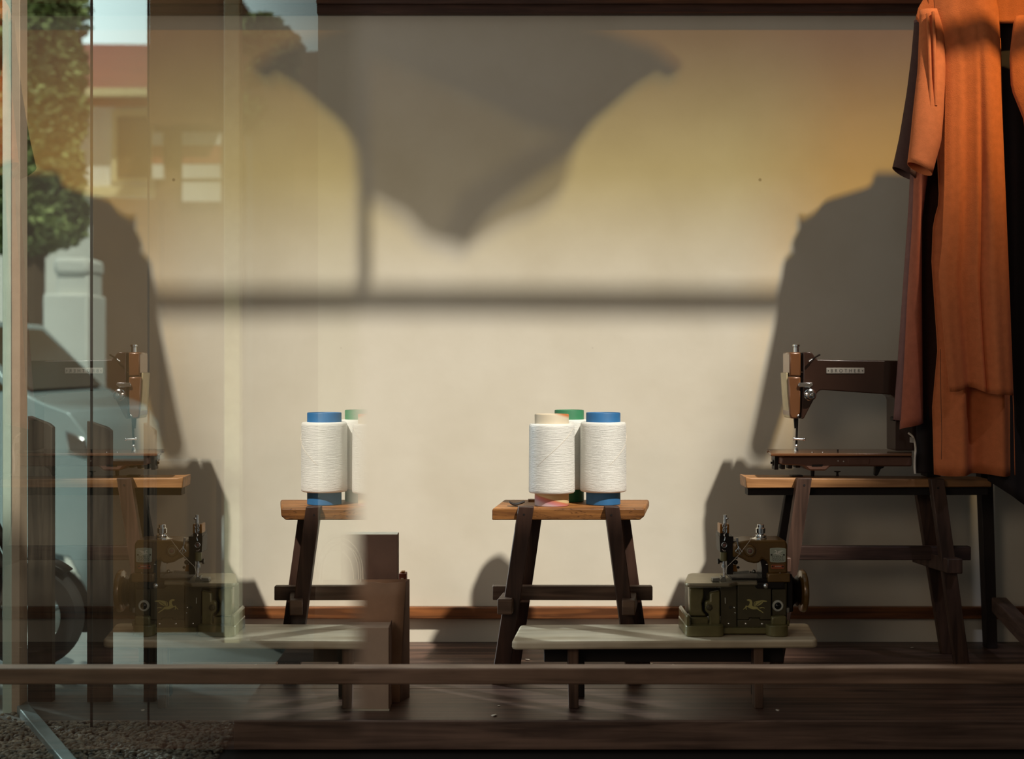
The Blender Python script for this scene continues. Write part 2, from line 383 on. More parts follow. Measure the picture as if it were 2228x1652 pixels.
# ------------------------------------------------------------------ spools on the stool
SEATZ = H(1107, 3.66)
def make_spool(core_m):
    t = thing('thread_spool', 'x', 'spool', (0, 0, 0), 'thread spools on the stool')
    r, ri, h = .0450, .0405, .240
    obj('core', MB().lathe((0, 0, 0), (0, 0, 1), [(r-.001, 0), (r, .001), (r, h-.002), (r-.001, h), (ri+.001, h), (ri, h-.002), (ri, 0)], 48, close=True), core_m, t)
    prof = [(r, .036), (.0575, .0335), (.0600, .0355), (.0608, .040)]
    prof += [(.0607-.0009*i/12, .040+.165*i/12) for i in range(1, 12)] + [(.0598, .206), (.0592, .211), (.0570, .2145), (r, .2155)]
    obj('thread_winding', MB().lathe((0, 0, 0), (0, 0, 1), prof, 64), M['white'], t, sharp=60)
    q = []
    for i in range(26):
        a = -2.3 + i*.075; q.append((math.cos(a)*.0609, math.sin(a)*.0609, .105 + .105*i/26))
    obj('loose_thread', MB().tube(q, .00035, 5, 2), M['cord'], t)
    return t
def copy_tree(o, parent=None):
    c = o.copy(); C.objects.link(c)
    if parent is not None: c.parent = parent
    for ch in list(o.children): copy_tree(ch, c)
    return c
proto = make_spool(M['pastel'])
spots = [('pastel', 1200.5, 3.742, 1.0, 'white thread spool with a pale grey and orange paper core', 0),
         ('blue', 1312.5, 3.777, 1.012, 'white thread spool with a blue paper core', .9),
         ('green', 1238.5, 3.858, 1.0, 'white thread spool with a green core, standing behind the other two', 2.0)]
allsp = [proto, copy_tree(proto), copy_tree(proto)]
for o, (k, px, d, s, lab, rz) in zip(allsp, spots):
    o.location = (W(px, d), d, SEATZ+.0005); o.rotation_euler.z = rz; o['label'] = lab
    o.scale = (s, s, s) if k != 'green' else (.885, .885, 1.03)
    for ch in o.children:
        if ch.name.startswith('core') and k != 'pastel':
            ch.data = ch.data.copy(); ch.data.materials[0] = M[k]

# ------------------------------------------------------------------ plank stool under the spools
t = thing('wooden_stool', 'brown wooden trestle stool with splayed dark legs, carrying three white spools', 'stool', (W(1240, 3.75), 3.75, FLOOR))
sk = lambda v: (v.x + .135*(v.y-3.66), v.y, v.z)
d = 3.66; x0, x1 = W(1070.5, d), W(1402, d); zt, zb = SEATZ, H(1132, d)
b = MB().prism([Vector(q) for q in ((x0, d, zb), (x1-.012, d, zb), (x1, d, zb+.010), (x1, d, zt-.004), (x1-.003, d, zt), (x0+.002, d, zt), (x0, d, zt-.004))],
               [Vector(q) for q in ((x0, 3.90, zb), (x1, 3.90, zb), (x1+.006, 3.90, zb+.012), (x1+.006, 3.90, zt-.004), (x1+.003, 3.90, zt), (x0+.002, 3.90, zt), (x0, 3.90, zt-.004))]).affine(sk)
obj('seat', b, M['seat'], t, bevel=.0025)
def leg4(pt, pb, dt0, dt1, db0, db1, yt, yb, zt=None):
    """pt, pb: left and right photo columns at the top and the foot"""
    za = H(yt, dt0) if zt is None else zt
    return MB().hexa([(W(pb[0], db0), db0, yb), (W(pb[1], db0), db0, yb), (W(pb[1], db0), db1, yb), (W(pb[0], db0), db1, yb),
                      (W(pt[0], dt0), dt0, za), (W(pt[1], dt0), dt0, za), (W(pt[1], dt0), dt1, za), (W(pt[0], dt0), dt1, za)])
for pt, pb, a in (((1128, 1162), (1069, 1105), 0), ((1316, 1348), (1367, 1398), 0)):
    obj('leg', leg4(pt, pb, 3.642, 3.684, 3.642, 3.682, 1103.5, FLOOR), M['stoolleg'], t, bevel=.002)
for pt, pb in (((1144, 1180), (1098, 1131)), ((1338, 1370), (1388, 1417))):
    obj('leg', leg4(pt, pb, 3.80, 3.845, 3.80, 3.838, 1129, FLOOR, zb), M['stoolleg'], t, bevel=.002)
d = 3.735
obj('stretcher', MB().front([(1072, 1276), (1420, 1276.5), (1420, 1307), (1072, 1306)], d, d+.03), M['stoolbar'], t, bevel=.002)
for (xa, ya, xb, yb_) in ((1082, 1304, 1114, 1338), (1353, 1306, 1382, 1340)):
    sx = -.010 if xa < 1200 else -.012
    b = MB(); q0 = [P(*q, 3.605) for q in ((xa, ya), (xb, ya+1), (xb, yb_), (xa, yb_))]
    b.prism(q0, [Vector((v.x+.034, 3.85, v.z)) for v in q0])
    obj('cross_rail', b, M['stoolbar'], t, bevel=.003)
for (px, py) in ((1140, 1120), (1330, 1121)):
    c = P(px, py, 3.6425); obj('peg', MB().cyl(c, c+Vector((0, -.0015, 0)), .0028), M['apron'], t)
# dry leaf and chip on the seat
q = [(348, 1150), (372, 1172), (405, 1188), (440, 1184), (490, 1168), (532, 1150)]
rows = []
for k in range(4):
    rows.append([P(1040+x/5.163, 860+(y+8)/5.163, 3.70) + Vector((0, .028*(k-1.5)/1.5*(1-.5*abs(i-2.5)/2.5), .004*abs(k-1.5) - .0115)) for i, (x, y) in enumerate(q)])
zmin = min(v.z for r_ in rows for v in r_)
rows = [[v + Vector((0, .02, SEATZ + .002 - zmin)) for v in r_] for r_ in rows]
tag(obj('dry_leaf', MB().grid(rows), M['leaf'], solid=.0022, sub=1), 'small curled black dry leaf lying on the left of the stool seat', 'leaf')
c = P(1157, 1088, 3.86)
tag(obj('wood_chip', MB().box(c.x-.010, c.x+.012, 3.84, 3.862, SEATZ, SEATZ+.006), M['seat'], bevel=.001), 'small flat brown wood chip on the stool behind the pale spool', 'wood chip')

# ------------------------------------------------------------------ low bench and overlock machine
t = thing('low_bench', 'low bench with a pale grey plank top on short dark legs', 'bench', (W(1450, 3.45), 3.45, FLOOR))
BX = W(1448, 3.36)
bsk = lambda v: (v.x + .115*(v.y-3.36), v.y + .03*(v.x-BX), v.z)
PZ = EYE - .657
pl = rr(W(1112.5, 3.36), 3.36, W(1782, 3.36), 3.58, .016)
obj('plank', MB().plan(pl, PZ-.0195, PZ).affine(bsk), M['plank'], t, bevel=.005, seg=3)
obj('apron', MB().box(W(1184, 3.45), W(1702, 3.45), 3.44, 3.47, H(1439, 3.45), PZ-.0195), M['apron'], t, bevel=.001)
for pa, pb_ in ((1235.5, 1259), (1640.5, 1661)):
    x0, x1 = W(pa, 3.386), W(pb_, 3.386)
    b = MB().hexa([(x0+.003, 3.389, FLOOR), (x1, 3.389, FLOOR), (x1, 3.425, FLOOR), (x0+.003, 3.425, FLOOR), (x0, 3.386, PZ-.0195), (x1, 3.386, PZ-.0195), (x1, 3.425, PZ-.0195), (x0, 3.425, PZ-.0195)])
    obj('leg', b, M['plankleg'], t, bevel=.0015)
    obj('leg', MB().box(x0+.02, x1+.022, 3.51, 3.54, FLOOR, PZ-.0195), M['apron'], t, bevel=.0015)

def O(x, y): return (1450 + x/4.13, 1080 + y/4.13)
def OP(l): return [O(*q) for q in l]
def OV(x, y, d): return P(*O(x, y), d)
OZ = PZ + .0005
t = thing('overlock_machine', 'olive green overlock sewing machine with chrome parts, standing on the grey low bench', 'sewing machine', (W(1600, 3.48), 3.48, OZ))
def op(name, m, parent=t, bevel=.002, *shapes):
    b = MB()
    for poly, d0, d1 in shapes: b.front(OP(poly), d0, d1)
    return obj(name, b, m, parent, bevel=bevel)
DB = 3.405
# base casting, pads with rounded fronts (plan outlines), standing on the plank
zb0 = OZ
b = MB()
def padp(xa, xb, ya, yb, r): return rr(W(O(xa, 0)[0], DB), ya, W(O(xb, 0)[0], DB), yb, r)
b.plan(padp(176, 524, DB, 3.56, .016), zb0, H(O(0, 1168)[1], DB))
b.plan(padp(912, 1108, DB, 3.56, .020), zb0, H(O(0, 1168)[1], DB))
b.plan(padp(500, 930, DB+.022, 3.55, .004), zb0+.003, H(O(0, 1186)[1], DB+.02))
base = obj('base', b, M['olive'], t, bevel=.0025)
op('base_rim', M['olive'], base, .002, ([(180, 1170), (180, 1085), (192, 1070), (210, 1072), (212, 1170)], DB+.004, 3.55))
op('base_rim', M['olive'], base, .002, ([(1080, 1170), (1080, 1120), (1106, 1120), (1106, 1170)], DB+.03, 3.55))
body = op('body', M['olivedark'], t, .002, ([(484, 790), (1085, 780), (1085, 1185), (484, 1185)], 3.455, 3.56), ([(208, 828), (490, 828), (490, 1080), (208, 1080)], 3.47, 3.56))
op('looper_housing', M['olive'], t, .003, ([(206, 826), (335, 826), (335, 900), (318, 960), (325, 1030), (362, 1078), (212, 1078)], 3.445, 3.475))
obj('recess', MB().lathe(OV(388, 1000, 3.462), (0, 1, 0), [(.0185, 0), (.0185, .01)], 28), M['black'], t)
op('looper_bracket', M['olive'], t, .003, ([(392, 870), (480, 850), (482, 1160), (378, 1158), (390, 1130), (385, 1062), (352, 1035), (350, 960), (365, 942), (392, 940)], 3.435, 3.455))
obj('bolt', MB().lathe(OV(385, 1000, 3.436), (0, -1, 0), [(.0085, 0), (.0085, .003), (.005, .0035), (.005, .006)], 6), M['olivedark'], t, bevel=.0006)
op('tray', M['olive'], t, .003, ([(216, 1088), (378, 1088), (378, 1160), (228, 1160), (216, 1140)], 3.44, 3.50))
op('side_panel', M['olivedark'], t, .0015, ([(487, 800), (633, 800), (633, 1180), (487, 1180)], 3.444, 3.458))
cover = op('front_cover', M['olivedark'], t, .0012, ([(641, 788), (941, 784), (941, 1110), (842, 1110), (842, 1093), (742, 1093), (742, 1110), (641, 1110)], 3.437, 3.457))
op('lower_cover', M['olivedark'], t, .0012, ([(641, 1114), (745, 1114), (745, 1098), (839, 1098), (839, 1114), (941, 1114), (941, 1180), (641, 1180)], 3.437, 3.457))
op('end_panel', M['olivedark'], t, .002, ([(948, 835), (1078, 832), (1078, 1075), (948, 1075)], 3.446, 3.458))
op('end_block', M['olive'], t, .0035, ([(946, 1085), (1080, 1080), (1080, 1162), (946, 1162)], 3.425, 3.458))
def HQ(l): return [(1560+x/11.015, 1250+y/11.015) for x, y in l]
horse = [(712, 612), (745, 598), (790, 600), (835, 625), (850, 680), (845, 750), (880, 775), (930, 780), (975, 790), (1000, 830), (1040, 860), (1080, 885), (1120, 930), (1095, 925), (1050, 892), (1000, 868), (960, 835), (880, 842), (820, 828), (770, 808), (740, 785), (717, 775), (704, 810), (718, 850), (702, 850), (683, 808), (640, 842), (625, 842), (678, 790), (690, 750), (750, 762), (782, 710), (788, 660), (770, 642), (730, 638)]
wing = [(885, 765), (882, 700), (900, 660), (960, 640), (1080, 620), (1140, 625), (1205, 642), (1180, 660), (1110, 660), (1092, 690), (1042, 730), (960, 766), (925, 772)]
tail = [(1000, 812), (1060, 785), (1130, 795), (1150, 822), (1090, 803), (1040, 818)]
b = MB()
for pl in (horse, wing, tail): b.front(HQ(pl), 3.4362, 3.4375)
emb = obj('winged_horse_emblem', b, M['horse'], cover); emb['label'] = 'yellow green winged horse transfer'
b = MB()
for l in ([(905, 755), (900, 690), (930, 660), (938, 662), (912, 700), (916, 752)], [(930, 755), (1000, 700), (1080, 650), (1086, 656), (1010, 706), (940, 762)]): b.front(HQ(l), 3.4358, 3.4363)
obj('emblem_line', b, M['engrave'], cover)
# work plate
pxd = lambda px, d: (W(px, d), d)
zt = EYE - .5275
plan = [pxd(1489, 3.43), pxd(1491, 3.412), pxd(1497, 3.402), pxd(1586, 3.402), pxd(1593, 3.408), pxd(1604, 3.428), pxd(1648, 3.43), pxd(1648, 3.452), pxd(1606, 3.47), pxd(1604, 3.568), pxd(1507, 3.571), pxd(1500, 3.565), pxd(1496, 3.55)]
obj('work_plate', MB().plan(plan, zt-.0095, zt), M['plate'], t, bevel=.003)
obj('plate_bed', MB().box(W(1590, 3.47), W(1668, 3.47), 3.455, 3.56, zt-.008, zt+.004), M['black'], t, bevel=.001)
# needle head
op('needle_head', M['black'], t, .0015, ([(482, 330), (562, 330), (562, 362), (602, 362), (602, 405), (640, 405), (640, 560), (600, 580), (600, 705), (543, 705), (543, 505), (484, 505), (478, 400), (478, 362), (482, 360)], 3.46, 3.52))
op('slide_bracket', M['brass'], t, .0012, ([(482, 252), (506, 252), (506, 335), (482, 335)], 3.458, 3.50), ([(545, 252), (564, 252), (564, 335), (545, 335)], 3.458, 3.50), ([(505, 258), (546, 258), (546, 335), (505, 335)], 3.475, 3.50))
b = MB().cyl(OV(527, 168, 3.47), OV(525, 330, 3.47), .0040)
b.ball(OV(545, 200, 3.468), .0035)
obj('needle_bar', b, M['chrome'], t)
b = MB()
for cy, rx, ry in ((268, .0052, .0058), (305, .0046, .0085)):
    c = OV(525, cy, 3.458); b.tube([c + Vector((rx*math.cos(a*math.pi/8), 0, ry*math.sin(a*math.pi/8))) for a in range(17)], .0010, 6, 2)
b.tube([OV(525, 335, 3.457), OV(520, 350, 3.455), OV(527, 372, 3.455), OV(520, 400, 3.455)], .0016, 6)
c = OV(520, 440, 3.452); b.tube([c + Vector((.0060*math.cos(a*math.pi/8), 0, .0060*math.sin(a*math.pi/8))) for a in range(17)], .0009, 6, 2)
b.tube([OV(502, 478, 3.455), OV(518, 492, 3.452), OV(535, 492, 3.452)], .0011, 6)
obj('thread_eye', b, M['chrome'], t)
obj('screw', MB().lathe(OV(520, 440, 3.458), (0, -1, 0), [(.0038, 0), (.0038, .003), (.002, .0035)], 16), M['pink'], t)
obj('bar_collar', MB().cyl(OV(513, 505, 3.452), OV(513, 582, 3.452), .0082), M['olive'], t, bevel=.0008)
obj('clamp_knob', MB().lathe(OV(468, 585, 3.455), (1, 0, 0), [(.0065, -.002), (.0065, .002), (.003, .003), (.003, .010)], 18), M['black'], t)
b = MB().cyl(OV(514, 580, 3.448), OV(514, 620, 3.448), .0035); b.cyl(OV(513, 612, 3.446), OV(513, 640, 3.446), .0048); b.cyl(OV(517, 640, 3.447), OV(521, 745, 3.444), .0028)
obj('presser_bar', b, M['chrome'], t)
b = MB().front(OP([(416, 738), (478, 736), (484, 766), (412, 768)]), 3.424, 3.45); b.front(OP([(490, 720), (530, 730), (540, 768), (486, 768)]), 3.432, 3.455)
obj('presser_foot', b, M['steel'], t, bevel=.0008)
# upper arm
arm = op('upper_arm', M['olivebrown'], t, .006, ([(600, 418), (690, 405), (740, 398), (900, 398), (1060, 396), (1080, 408), (1090, 440), (1092, 700), (922, 700), (918, 620), (905, 585), (860, 565), (840, 600), (790, 606), (730, 592), (690, 568), (640, 545), (600, 560)], 3.452, 3.545))
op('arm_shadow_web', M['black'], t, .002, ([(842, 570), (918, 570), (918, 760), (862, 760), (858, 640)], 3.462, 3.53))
c = OV(745, 488, 3.452)
bs = obj('arm_boss', MB().lathe(c, (0, -1, 0), [(.0150, -.004), (.0148, .004), (.0125, .008), (.0075, .009)], 32), M['olivebrown'], t)
obj('boss_ring', MB().lathe(c, (0, -1, 0), [(.0085, .0085), (.0085, .0105), (.0055, .0105), (.0055, .0085)], 28, close=True), M['plate'], bs)
obj('boss_hub', MB().lathe(c, (0, -1, 0), [(.0048, .007), (.0045, .0135), (.002, .0145)], 20), M['pink'], bs)
tagp = op('data_plate', M['silver'], t, .0005, ([(930, 472), (945, 467), (1000, 463), (1060, 467), (1076, 473), (1073, 588), (1055, 594), (1000, 598), (945, 594), (931, 586)], 3.4505, 3.4525))
def small(l, x0, y0, s): return [(1600+(x0+(x-880)*s)/10.325, 1120+(y0+(y-760)*s)/10.325) for x, y in l]
b = MB()
for pl in (horse, wing, tail): b.front(small(pl, 950, 865, .42), 3.4500, 3.4506)
obj('plate_horse', b, M['engravelight'], tagp)
b = MB()
rq = random.Random(3)
for yy in (935, 955, 980, 1005, 1028):
    xx = 820 + rq.random()*30
    while xx < 1085:
        w_ = 8 + rq.random()*14; b.front([(1600+q/10.325, 1120+r/10.325) for q, r in ((xx, yy), (xx+w_, yy-2), (xx+w_, yy+7), (xx, yy+9))], 3.4500, 3.4506); xx += w_ + 10 + rq.random()*26
for sx in (812, 1090):
    c = P(1600+sx/10.325, 1120+905/10.325, 3.4506); b.lathe(c, (0, -1, 0), [(.0022, 0), (.0020, .0012)], 12)
obj('plate_engraving', b, M['engrave'], tagp)
ct = op('serial_plate', M['copper'], t, .0004, (rr(942, 616, 1060, 655, 14), 3.4505, 3.4525))
b = MB()
for k in range(7):
    xx = 900 + k*19; b.front([(1600+q/10.325, 1120+r/10.325) for q, r in ((xx, 1155+(k % 3)*3), (xx+7, 1150), (xx+9, 1175), (xx+2, 1178))], 3.4500, 3.4506)
obj('serial_mark', b, M['engravelight'], ct)
for sx in (835, 1065): obj('serial_rivet', MB().lathe(P(1600+sx/10.325, 1120+1166/10.325, 3.4506), (0, -1, 0), [(.0024, 0), (.0020, .0012)], 12), M['engrave'], ct)
op('arm_foot', M['olivebrown'], t, .003, ([(912, 698), (1112, 694), (1116, 775), (914, 778)], 3.442, 3.555))
op('latch_plate', M['black'], t, .002, ([(798, 778), (1062, 776), (1062, 832), (815, 832), (798, 812)], 3.434, 3.45))
obj('latch_knob', MB().ball(OV(893, 806, 3.428), .0068), M['chrome'], t)
for (x, y, r) in ((560, 1146, .0038), (713, 1146, .0038), (860, 1148, .0038), (611, 1000, .0034), (617, 1048, .0024), (1020, 690, .0016), (903, 614, .0022)):
    c = OV(x, y, 3.439 if 640 < x < 945 else 3.446)
    if x in (1020,): c = OV(x, y, 3.444)
    obj('screw', MB().lathe(c, (0, -1, 0), [(r, -.002), (r*.95, .0012), (r*.6, .0026), (r*.1, .0031)], 16), M['chrome'], t)
obj('keyhole', MB().lathe(OV(578, 1000, 3.4435), (0, -1, 0), [(.0042, 0), (.004, .0008)], 14), M['engrave'], t)
obj('vertical_slot', MB().front(OP([(524, 912), (531, 912), (533, 965), (526, 965)]), 3.4432, 3.446), M['ring'], t)
c = OV(1000, 984, 3.446)
g_ = obj('oil_gauge', MB().lathe(c, (0, -1, 0), [(.0137, -.002), (.0137, .002), (.0115, .0045), (.0088, .0045), (.0085, .001)], 36, close=True), M['ring'], t)
obj('gauge_glass', MB().lathe(c, (0, -1, 0), [(.0088, 0), (.0085, .002), (.006, .005), (.002, .0065)], 28), M['lens'], g_)
# tension post
c = OV(846, 392, 3.495)
k = 1/4.13/F*3.5
b = MB().lathe(c, (.1, 0, 1), [(88*k, -4*k), (98*k, 0), (98*k, 5*k), (60*k, 14*k), (52*k, 20*k), (52*k, 28*k), (38*k, 30*k), (50*k, 36*k), (48*k, 46*k), (30*k, 50*k)], 32)
obj('tension_disc', b, M['chrome'], t)
b = MB().lathe(c, (0, 0, 1), [(28*k, 40*k), (28*k, 60*k), (42*k, 62*k), (43*k, 104*k), (34*k, 108*k), (31*k, 112*k), (31*k, 134*k), (26*k, 140*k)], 24)
obj('tension_nut', b, M['chrome'], t)
obj('thread_guide', MB().tube([OV(634, 378, 3.44), OV(640, 420, 3.44), OV(648, 458, 3.44), OV(622, 494, 3.44), OV(640, 510, 3.44), OV(668, 520, 3.44), OV(655, 500, 3.44), OV(650, 462, 3.44), OV(684, 502, 3.438)], .0013, 6), M['chrome'], t)
obj('guide_tip', MB().lathe(OV(633, 375, 3.44), OV(645, 455, 3.44)-OV(633, 375, 3.44), [(.0029, 0), (.0029, .008), (.0014, .021)], 12), M['chrome'], t)
obj('thread', MB().tube([OV(812, 345, 3.475), OV(790, 350, 3.46), OV(740, 412, 3.436), OV(690, 478, 3.434), OV(655, 522, 3.434), OV(580, 600, 3.436), OV(545, 636, 3.436), OV(520, 700, 3.434), OV(480, 752, 3.43)], .00055, 5), M['cord'], t)
b = MB().front(OP([(600, 680), (742, 672), (744, 694), (602, 704)]), 3.47, 3.48); b.ball(OV(785, 676, 3.472), .0048); b.cyl(OV(745, 682, 3.475), OV(850, 690, 3.475), .002)
obj('looper_lever', b, M['steel'], t)
op('looper_block', M['brass'], t, .001, ([(568, 618), (628, 618), (640, 680), (570, 676)], 3.475, 3.50))
b = MB().ball(OV(622, 594, 3.468), .0058); b.cyl(OV(560, 590, 3.47), OV(620, 594, 3.47), .0036); b.ball(OV(645, 640, 3.47), .0035)
obj('looper_rod', b, M['black'], t)
op('belt_guard', M['black'], t, .003, ([(1085, 700), (1130, 700), (1140, 760), (1140, 1040), (1085, 1050)], 3.47, 3.55))
op('oil_spout', M['steel'], t, .001, ([(1078, 1004), (1106, 1002), (1106, 1048), (1078, 1050)], 3.452, 3.48))
hc = OV(1190, 850, 3.53)
prof = [(.012, 0), (.046, .001), (.0505, .003), (.0525, .007), (.0525, .012), (.050, .015), (.044, .0145), (.041, .011), (.030, .009), (.010, .012)]
hw = obj('hand_wheel', MB().lathe(hc, (1, 0, 0), prof, 48), M['olivebrown'], t)
obj('wheel_shaft', MB().cyl(hc+Vector((-.055, 0, 0)), hc+Vector((.002, 0, 0)), .010), M['steel'], hw)
obj('wheel_pulley', MB().lathe(hc, (1, 0, 0), [(.034, -.020), (.038, -.017), (.030, -.011), (.038, -.005), (.034, -.002)], 36), M['black'], hw)

# ------------------------------------------------------------------ sewing bench and sewing machine
TZ = EYE - .3127
t = thing('work_bench', 'narrow dark wooden trestle bench holding up the brown sewing machine', 'bench', (W(1890, 3.92), 3.92, FLOOR))
d = 3.862
b = MB().prism([P(1622, 1036.5, d), P(1636, 1040.5, d), P(2158, 1044, d), P(2158, 1060, d), P(1624, 1063, d)], [P(1622, 1036.5, d)+Vector((.003, .112, .002)), P(1636, 1040.5, d)+Vector((0, .112, 0)), P(2158, 1044, d)+Vector((0, .112, 0)), P(2158, 1060, d)+Vector((0, .112, 0)), P(1624, 1063, d)+Vector((.003, .112, 0))])
b.affine(lambda v: (v.x, v.y, min(v.z, TZ + (.003 if v.x < .70 else 0)) if v.z > TZ-.012 else v.z))
obj('top_plank', b, M['tabletop'], t, bevel=.0025)
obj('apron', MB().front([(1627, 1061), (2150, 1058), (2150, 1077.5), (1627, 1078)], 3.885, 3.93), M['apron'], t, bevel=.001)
zc = H(1042, 3.85)
obj('leg', leg4((1735.5, 1767), (1674, 1704), 3.835, 3.862, 3.858, 3.888, 1041, FLOOR), M['tableleg'], t, bevel=.002)
obj('leg', leg4((2025, 2055), (2081, 2111), 3.835, 3.862, 3.858, 3.888, 1043, FLOOR), M['tableleg'], t, bevel=.002)
obj('leg', leg4((1712, 1741), (1652, 1680), 3.975, 4.0, 4.02, 4.045, 1062, FLOOR), M['apron'], t, bevel=.002)
obj('leg', leg4((1992, 2021), (2050, 2077), 3.975, 4.0, 4.02, 4.045, 1062, FLOOR), M['tableleg'], t, bevel=.002)
obj('stretcher', MB().front([(1700, 1189), (2113, 1190), (2113, 1219.5), (1700, 1219)], 3.915, 3.945), M['tablebar'], t, bevel=.002)
for (xa, ya, xb, yb_) in ((2062, 1216, 2095, 1249), (1690, 1214, 1722, 1246)):
    q0 = [P(*q, 3.815) for q in ((xa, ya), (xb, ya), (xb, yb_), (xa, yb_))]
    obj('cross_rail', MB().prism(q0, [Vector((v.x-.03 if xa > 2000 else v.x-.01, 4.04, v.z)) for v in q0]), M['tableleg'], t, bevel=.003)
for (px, py) in ((1750, 1056), (2041, 1062)):
    c = P(px, py, 3.8365); obj('peg', MB().cyl(c, c+Vector((0, -.0015, 0)), .0030), M['apron'], t)
c = P(1822, 1035, 3.93); c.z = TZ
obj('bolt', MB().lathe(c, (0, 0, 1), [(.0040, 0), (.0030, .006), (.0030, .010), (.0090, .012), (.0090, .0135)], 18), M['apron'], t)
c = P(1733, 1034, 3.93); c.z = TZ
tag(obj('metal_strip', MB().plan(rr(c.x-.016, 3.915, c.x+.016, 3.95, .004), TZ, TZ+.0028), M['black'], bevel=.0006), 'flat dark metal strip on the work bench below the sewing machine', 'metal strip')

def S(x, y): return (1640 + x/4.348, 700 + y/4.348)
def SV(x, y, d): return P(*S(x, y), d)
t = thing('sewing_machine', 'brown straight arm sewing machine with a name plate on its arm', 'sewing machine', (W(1830, 3.93), 3.93, TZ))
def sp(name, m, parent=t, bevel=.002, *shapes):
    b = MB()
    for poly, d0, d1 in shapes: b.front([S(*q) for q in poly], d0, d1)
    return obj(name, b, m, parent, bevel=bevel)
BZ = EYE - .2445
plan = [pxd(1677, 3.842), pxd(1984, 3.842), pxd(1984, 4.04), pxd(1667, 4.04), pxd(1668.5, 3.99), pxd(1674, 3.985), pxd(1676, 3.92), pxd(1671, 3.91)]
obj('bed_plate', MB().plan(plan, BZ-.0078, BZ), M['brown'], t, bevel=.002)
sp('bed_casting', M['bedbrown'], t, .004, ([(262, 1285), (300, 1275), (1500, 1272), (1500, 1371), (724, 1371), (682, 1411), (528, 1411), (478, 1366), (262, 1354)], 3.862, 4.01))
sp('bed_slot', M['black'], t, 0, ([(548, 1355), (655, 1352), (650, 1370), (552, 1372)], 3.8612, 3.863))
obj('bed_panel', MB().front([S(*q) for q in ((890, 1300), (1100, 1298), (1092, 1352), (896, 1354))], 3.8605, 3.863), M['bedbrown'], t, bevel=.001)
b = MB()
for pl in ([(200, 1270), (234, 1270), (234, 1402), (196, 1402)], [(240, 1286), (262, 1286), (262, 1350), (240, 1350)], [(262, 1345), (300, 1345), (296, 1398), (262, 1398)], [(330, 1350), (372, 1350), (362, 1392), (328, 1392)], [(395, 1350), (444, 1350), (440, 1384), (400, 1384)]):
    b.front([S(*q) for q in pl], 3.90, 3.94)
obj('feed_linkage', b, M['black'], t, bevel=.001)
b = MB().lathe(SV(160, 1336, 3.92), (1, 0, 0), [(.0035, 0), (.0035, .004), (.0085, .005), (.0085, .011)], 14); b.cyl(SV(185, 1336, 3.92), SV(265, 1336, 3.92), .004)
obj('linkage_nut', b, M['black'], t)
b = MB().cyl((SV(556, 1405, 3.92).x, 3.92, TZ), SV(556, 1400, 3.92), .0045, .0060); obj('prop_pin', b, M['black'], t)
b = MB().box(W(2010, 3.93), W(2040, 3.93), 3.90, 3.96, TZ, BZ-.0075); obj('rear_prop', b, M['black'], t, bevel=.002)
sp('knee_lever', M['black'], t, .002, ([(1153, 1368), (1240, 1368), (1230, 1385), (1205, 1392), (1178, 1450), (1165, 1462), (1148, 1458), (1150, 1400)], 3.905, 3.925))
DA = 3.895
armpoly = [(470, 288), (535, 286), (556, 300), (580, 335), (606, 358), (900, 364), (1400, 370), (1600, 374), (1640, 420), (1650, 1222), (1342, 1222), (1340, 745), (1328, 712), (1296, 692), (650, 647), (624, 652), (600, 676), (478, 912), (466, 922), (448, 922), (470, 560)]
sp('arm', M['arm'], t, .006, (armpoly, DA, DA+.09))
sp('needle_slot', M['black'], t, 0, ([(440, 296), (474, 296), (474, 600), (450, 915), (418, 915), (436, 600)], DA+.012, DA+.07))
fc = sp('face_cover', M['brown'], t, .004, ([(338, 296), (352, 290), (446, 290), (446, 518), (338, 518)], DA-.002, DA+.088))
sp('face_plate', M['brown'], t, .004, ([(325, 522), (446, 522), (440, 860), (418, 918), (352, 918), (338, 880)], DA-.002, DA+.088))
sp('face_edge', M['cream'], t, .002, ([(305, 485), (328, 482), (332, 640), (350, 916), (338, 912), (316, 700)], DA+.006, DA+.08))
b = MB().lathe(SV(402, 290, DA+.045), (0, 0, 1), [(25/4.348/F*3.9, 0), (25/4.348/F*3.9, .0135), (20/4.348/F*3.9, .0145), (34/4.348/F*3.9, .0165), (34/4.348/F*3.9, .0205), (28/4.348/F*3.9, .0222)], 24)
obj('pressure_knob', b, M['chrome'], t)
obj('take_up_lever', MB().tube([SV(527, 378, DA-.01), SV(545, 362, DA-.01), SV(595, 330, DA+.01), SV(624, 314, DA+.02)], .0024, 8), M['black'], t)
obj('lever_tip', MB().cyl(SV(522, 380, DA-.012), SV(552, 358, DA-.009), .0034), M['chrome'], t)
sp('thread_plate', M['chrome'], t, .0012, ([(430, 578), (556, 578), (566, 600), (540, 622), (428, 620), (422, 600)], DA-.009, DA+.002))
c = SV(525, 692, DA)
u = 1/4.348/F*3.9
obj('tension_dial', MB().lathe(c, (.12, -1, 0), [(56*u, -.004), (56*u, .004), (48*u, .006), (53*u, .008), (53*u, .014), (40*u, .016), (36*u, .020), (16*u, .021), (12*u, .024)], 36), M['chrome'], t)
obj('tension_spring', MB().tube([SV(528, 625, DA-.006), SV(535, 650, DA-.012), SV(512, 660, DA-.012), SV(528, 640, DA-.01)], .001, 6), M['chrome'], t)
obj('screw', MB().lathe(SV(421, 893, DA-.002), (0, -1, 0), [(14*u, -.002), (13*u, .0015), (5*u, .003)], 14), M['chrome'], t)
obj('screw', MB().lathe(SV(456, 478, DA+.004), (0, -1, 0), [(7*u, -.002), (6*u, .0015), (3*u, .003)], 12), M['chrome'], t)
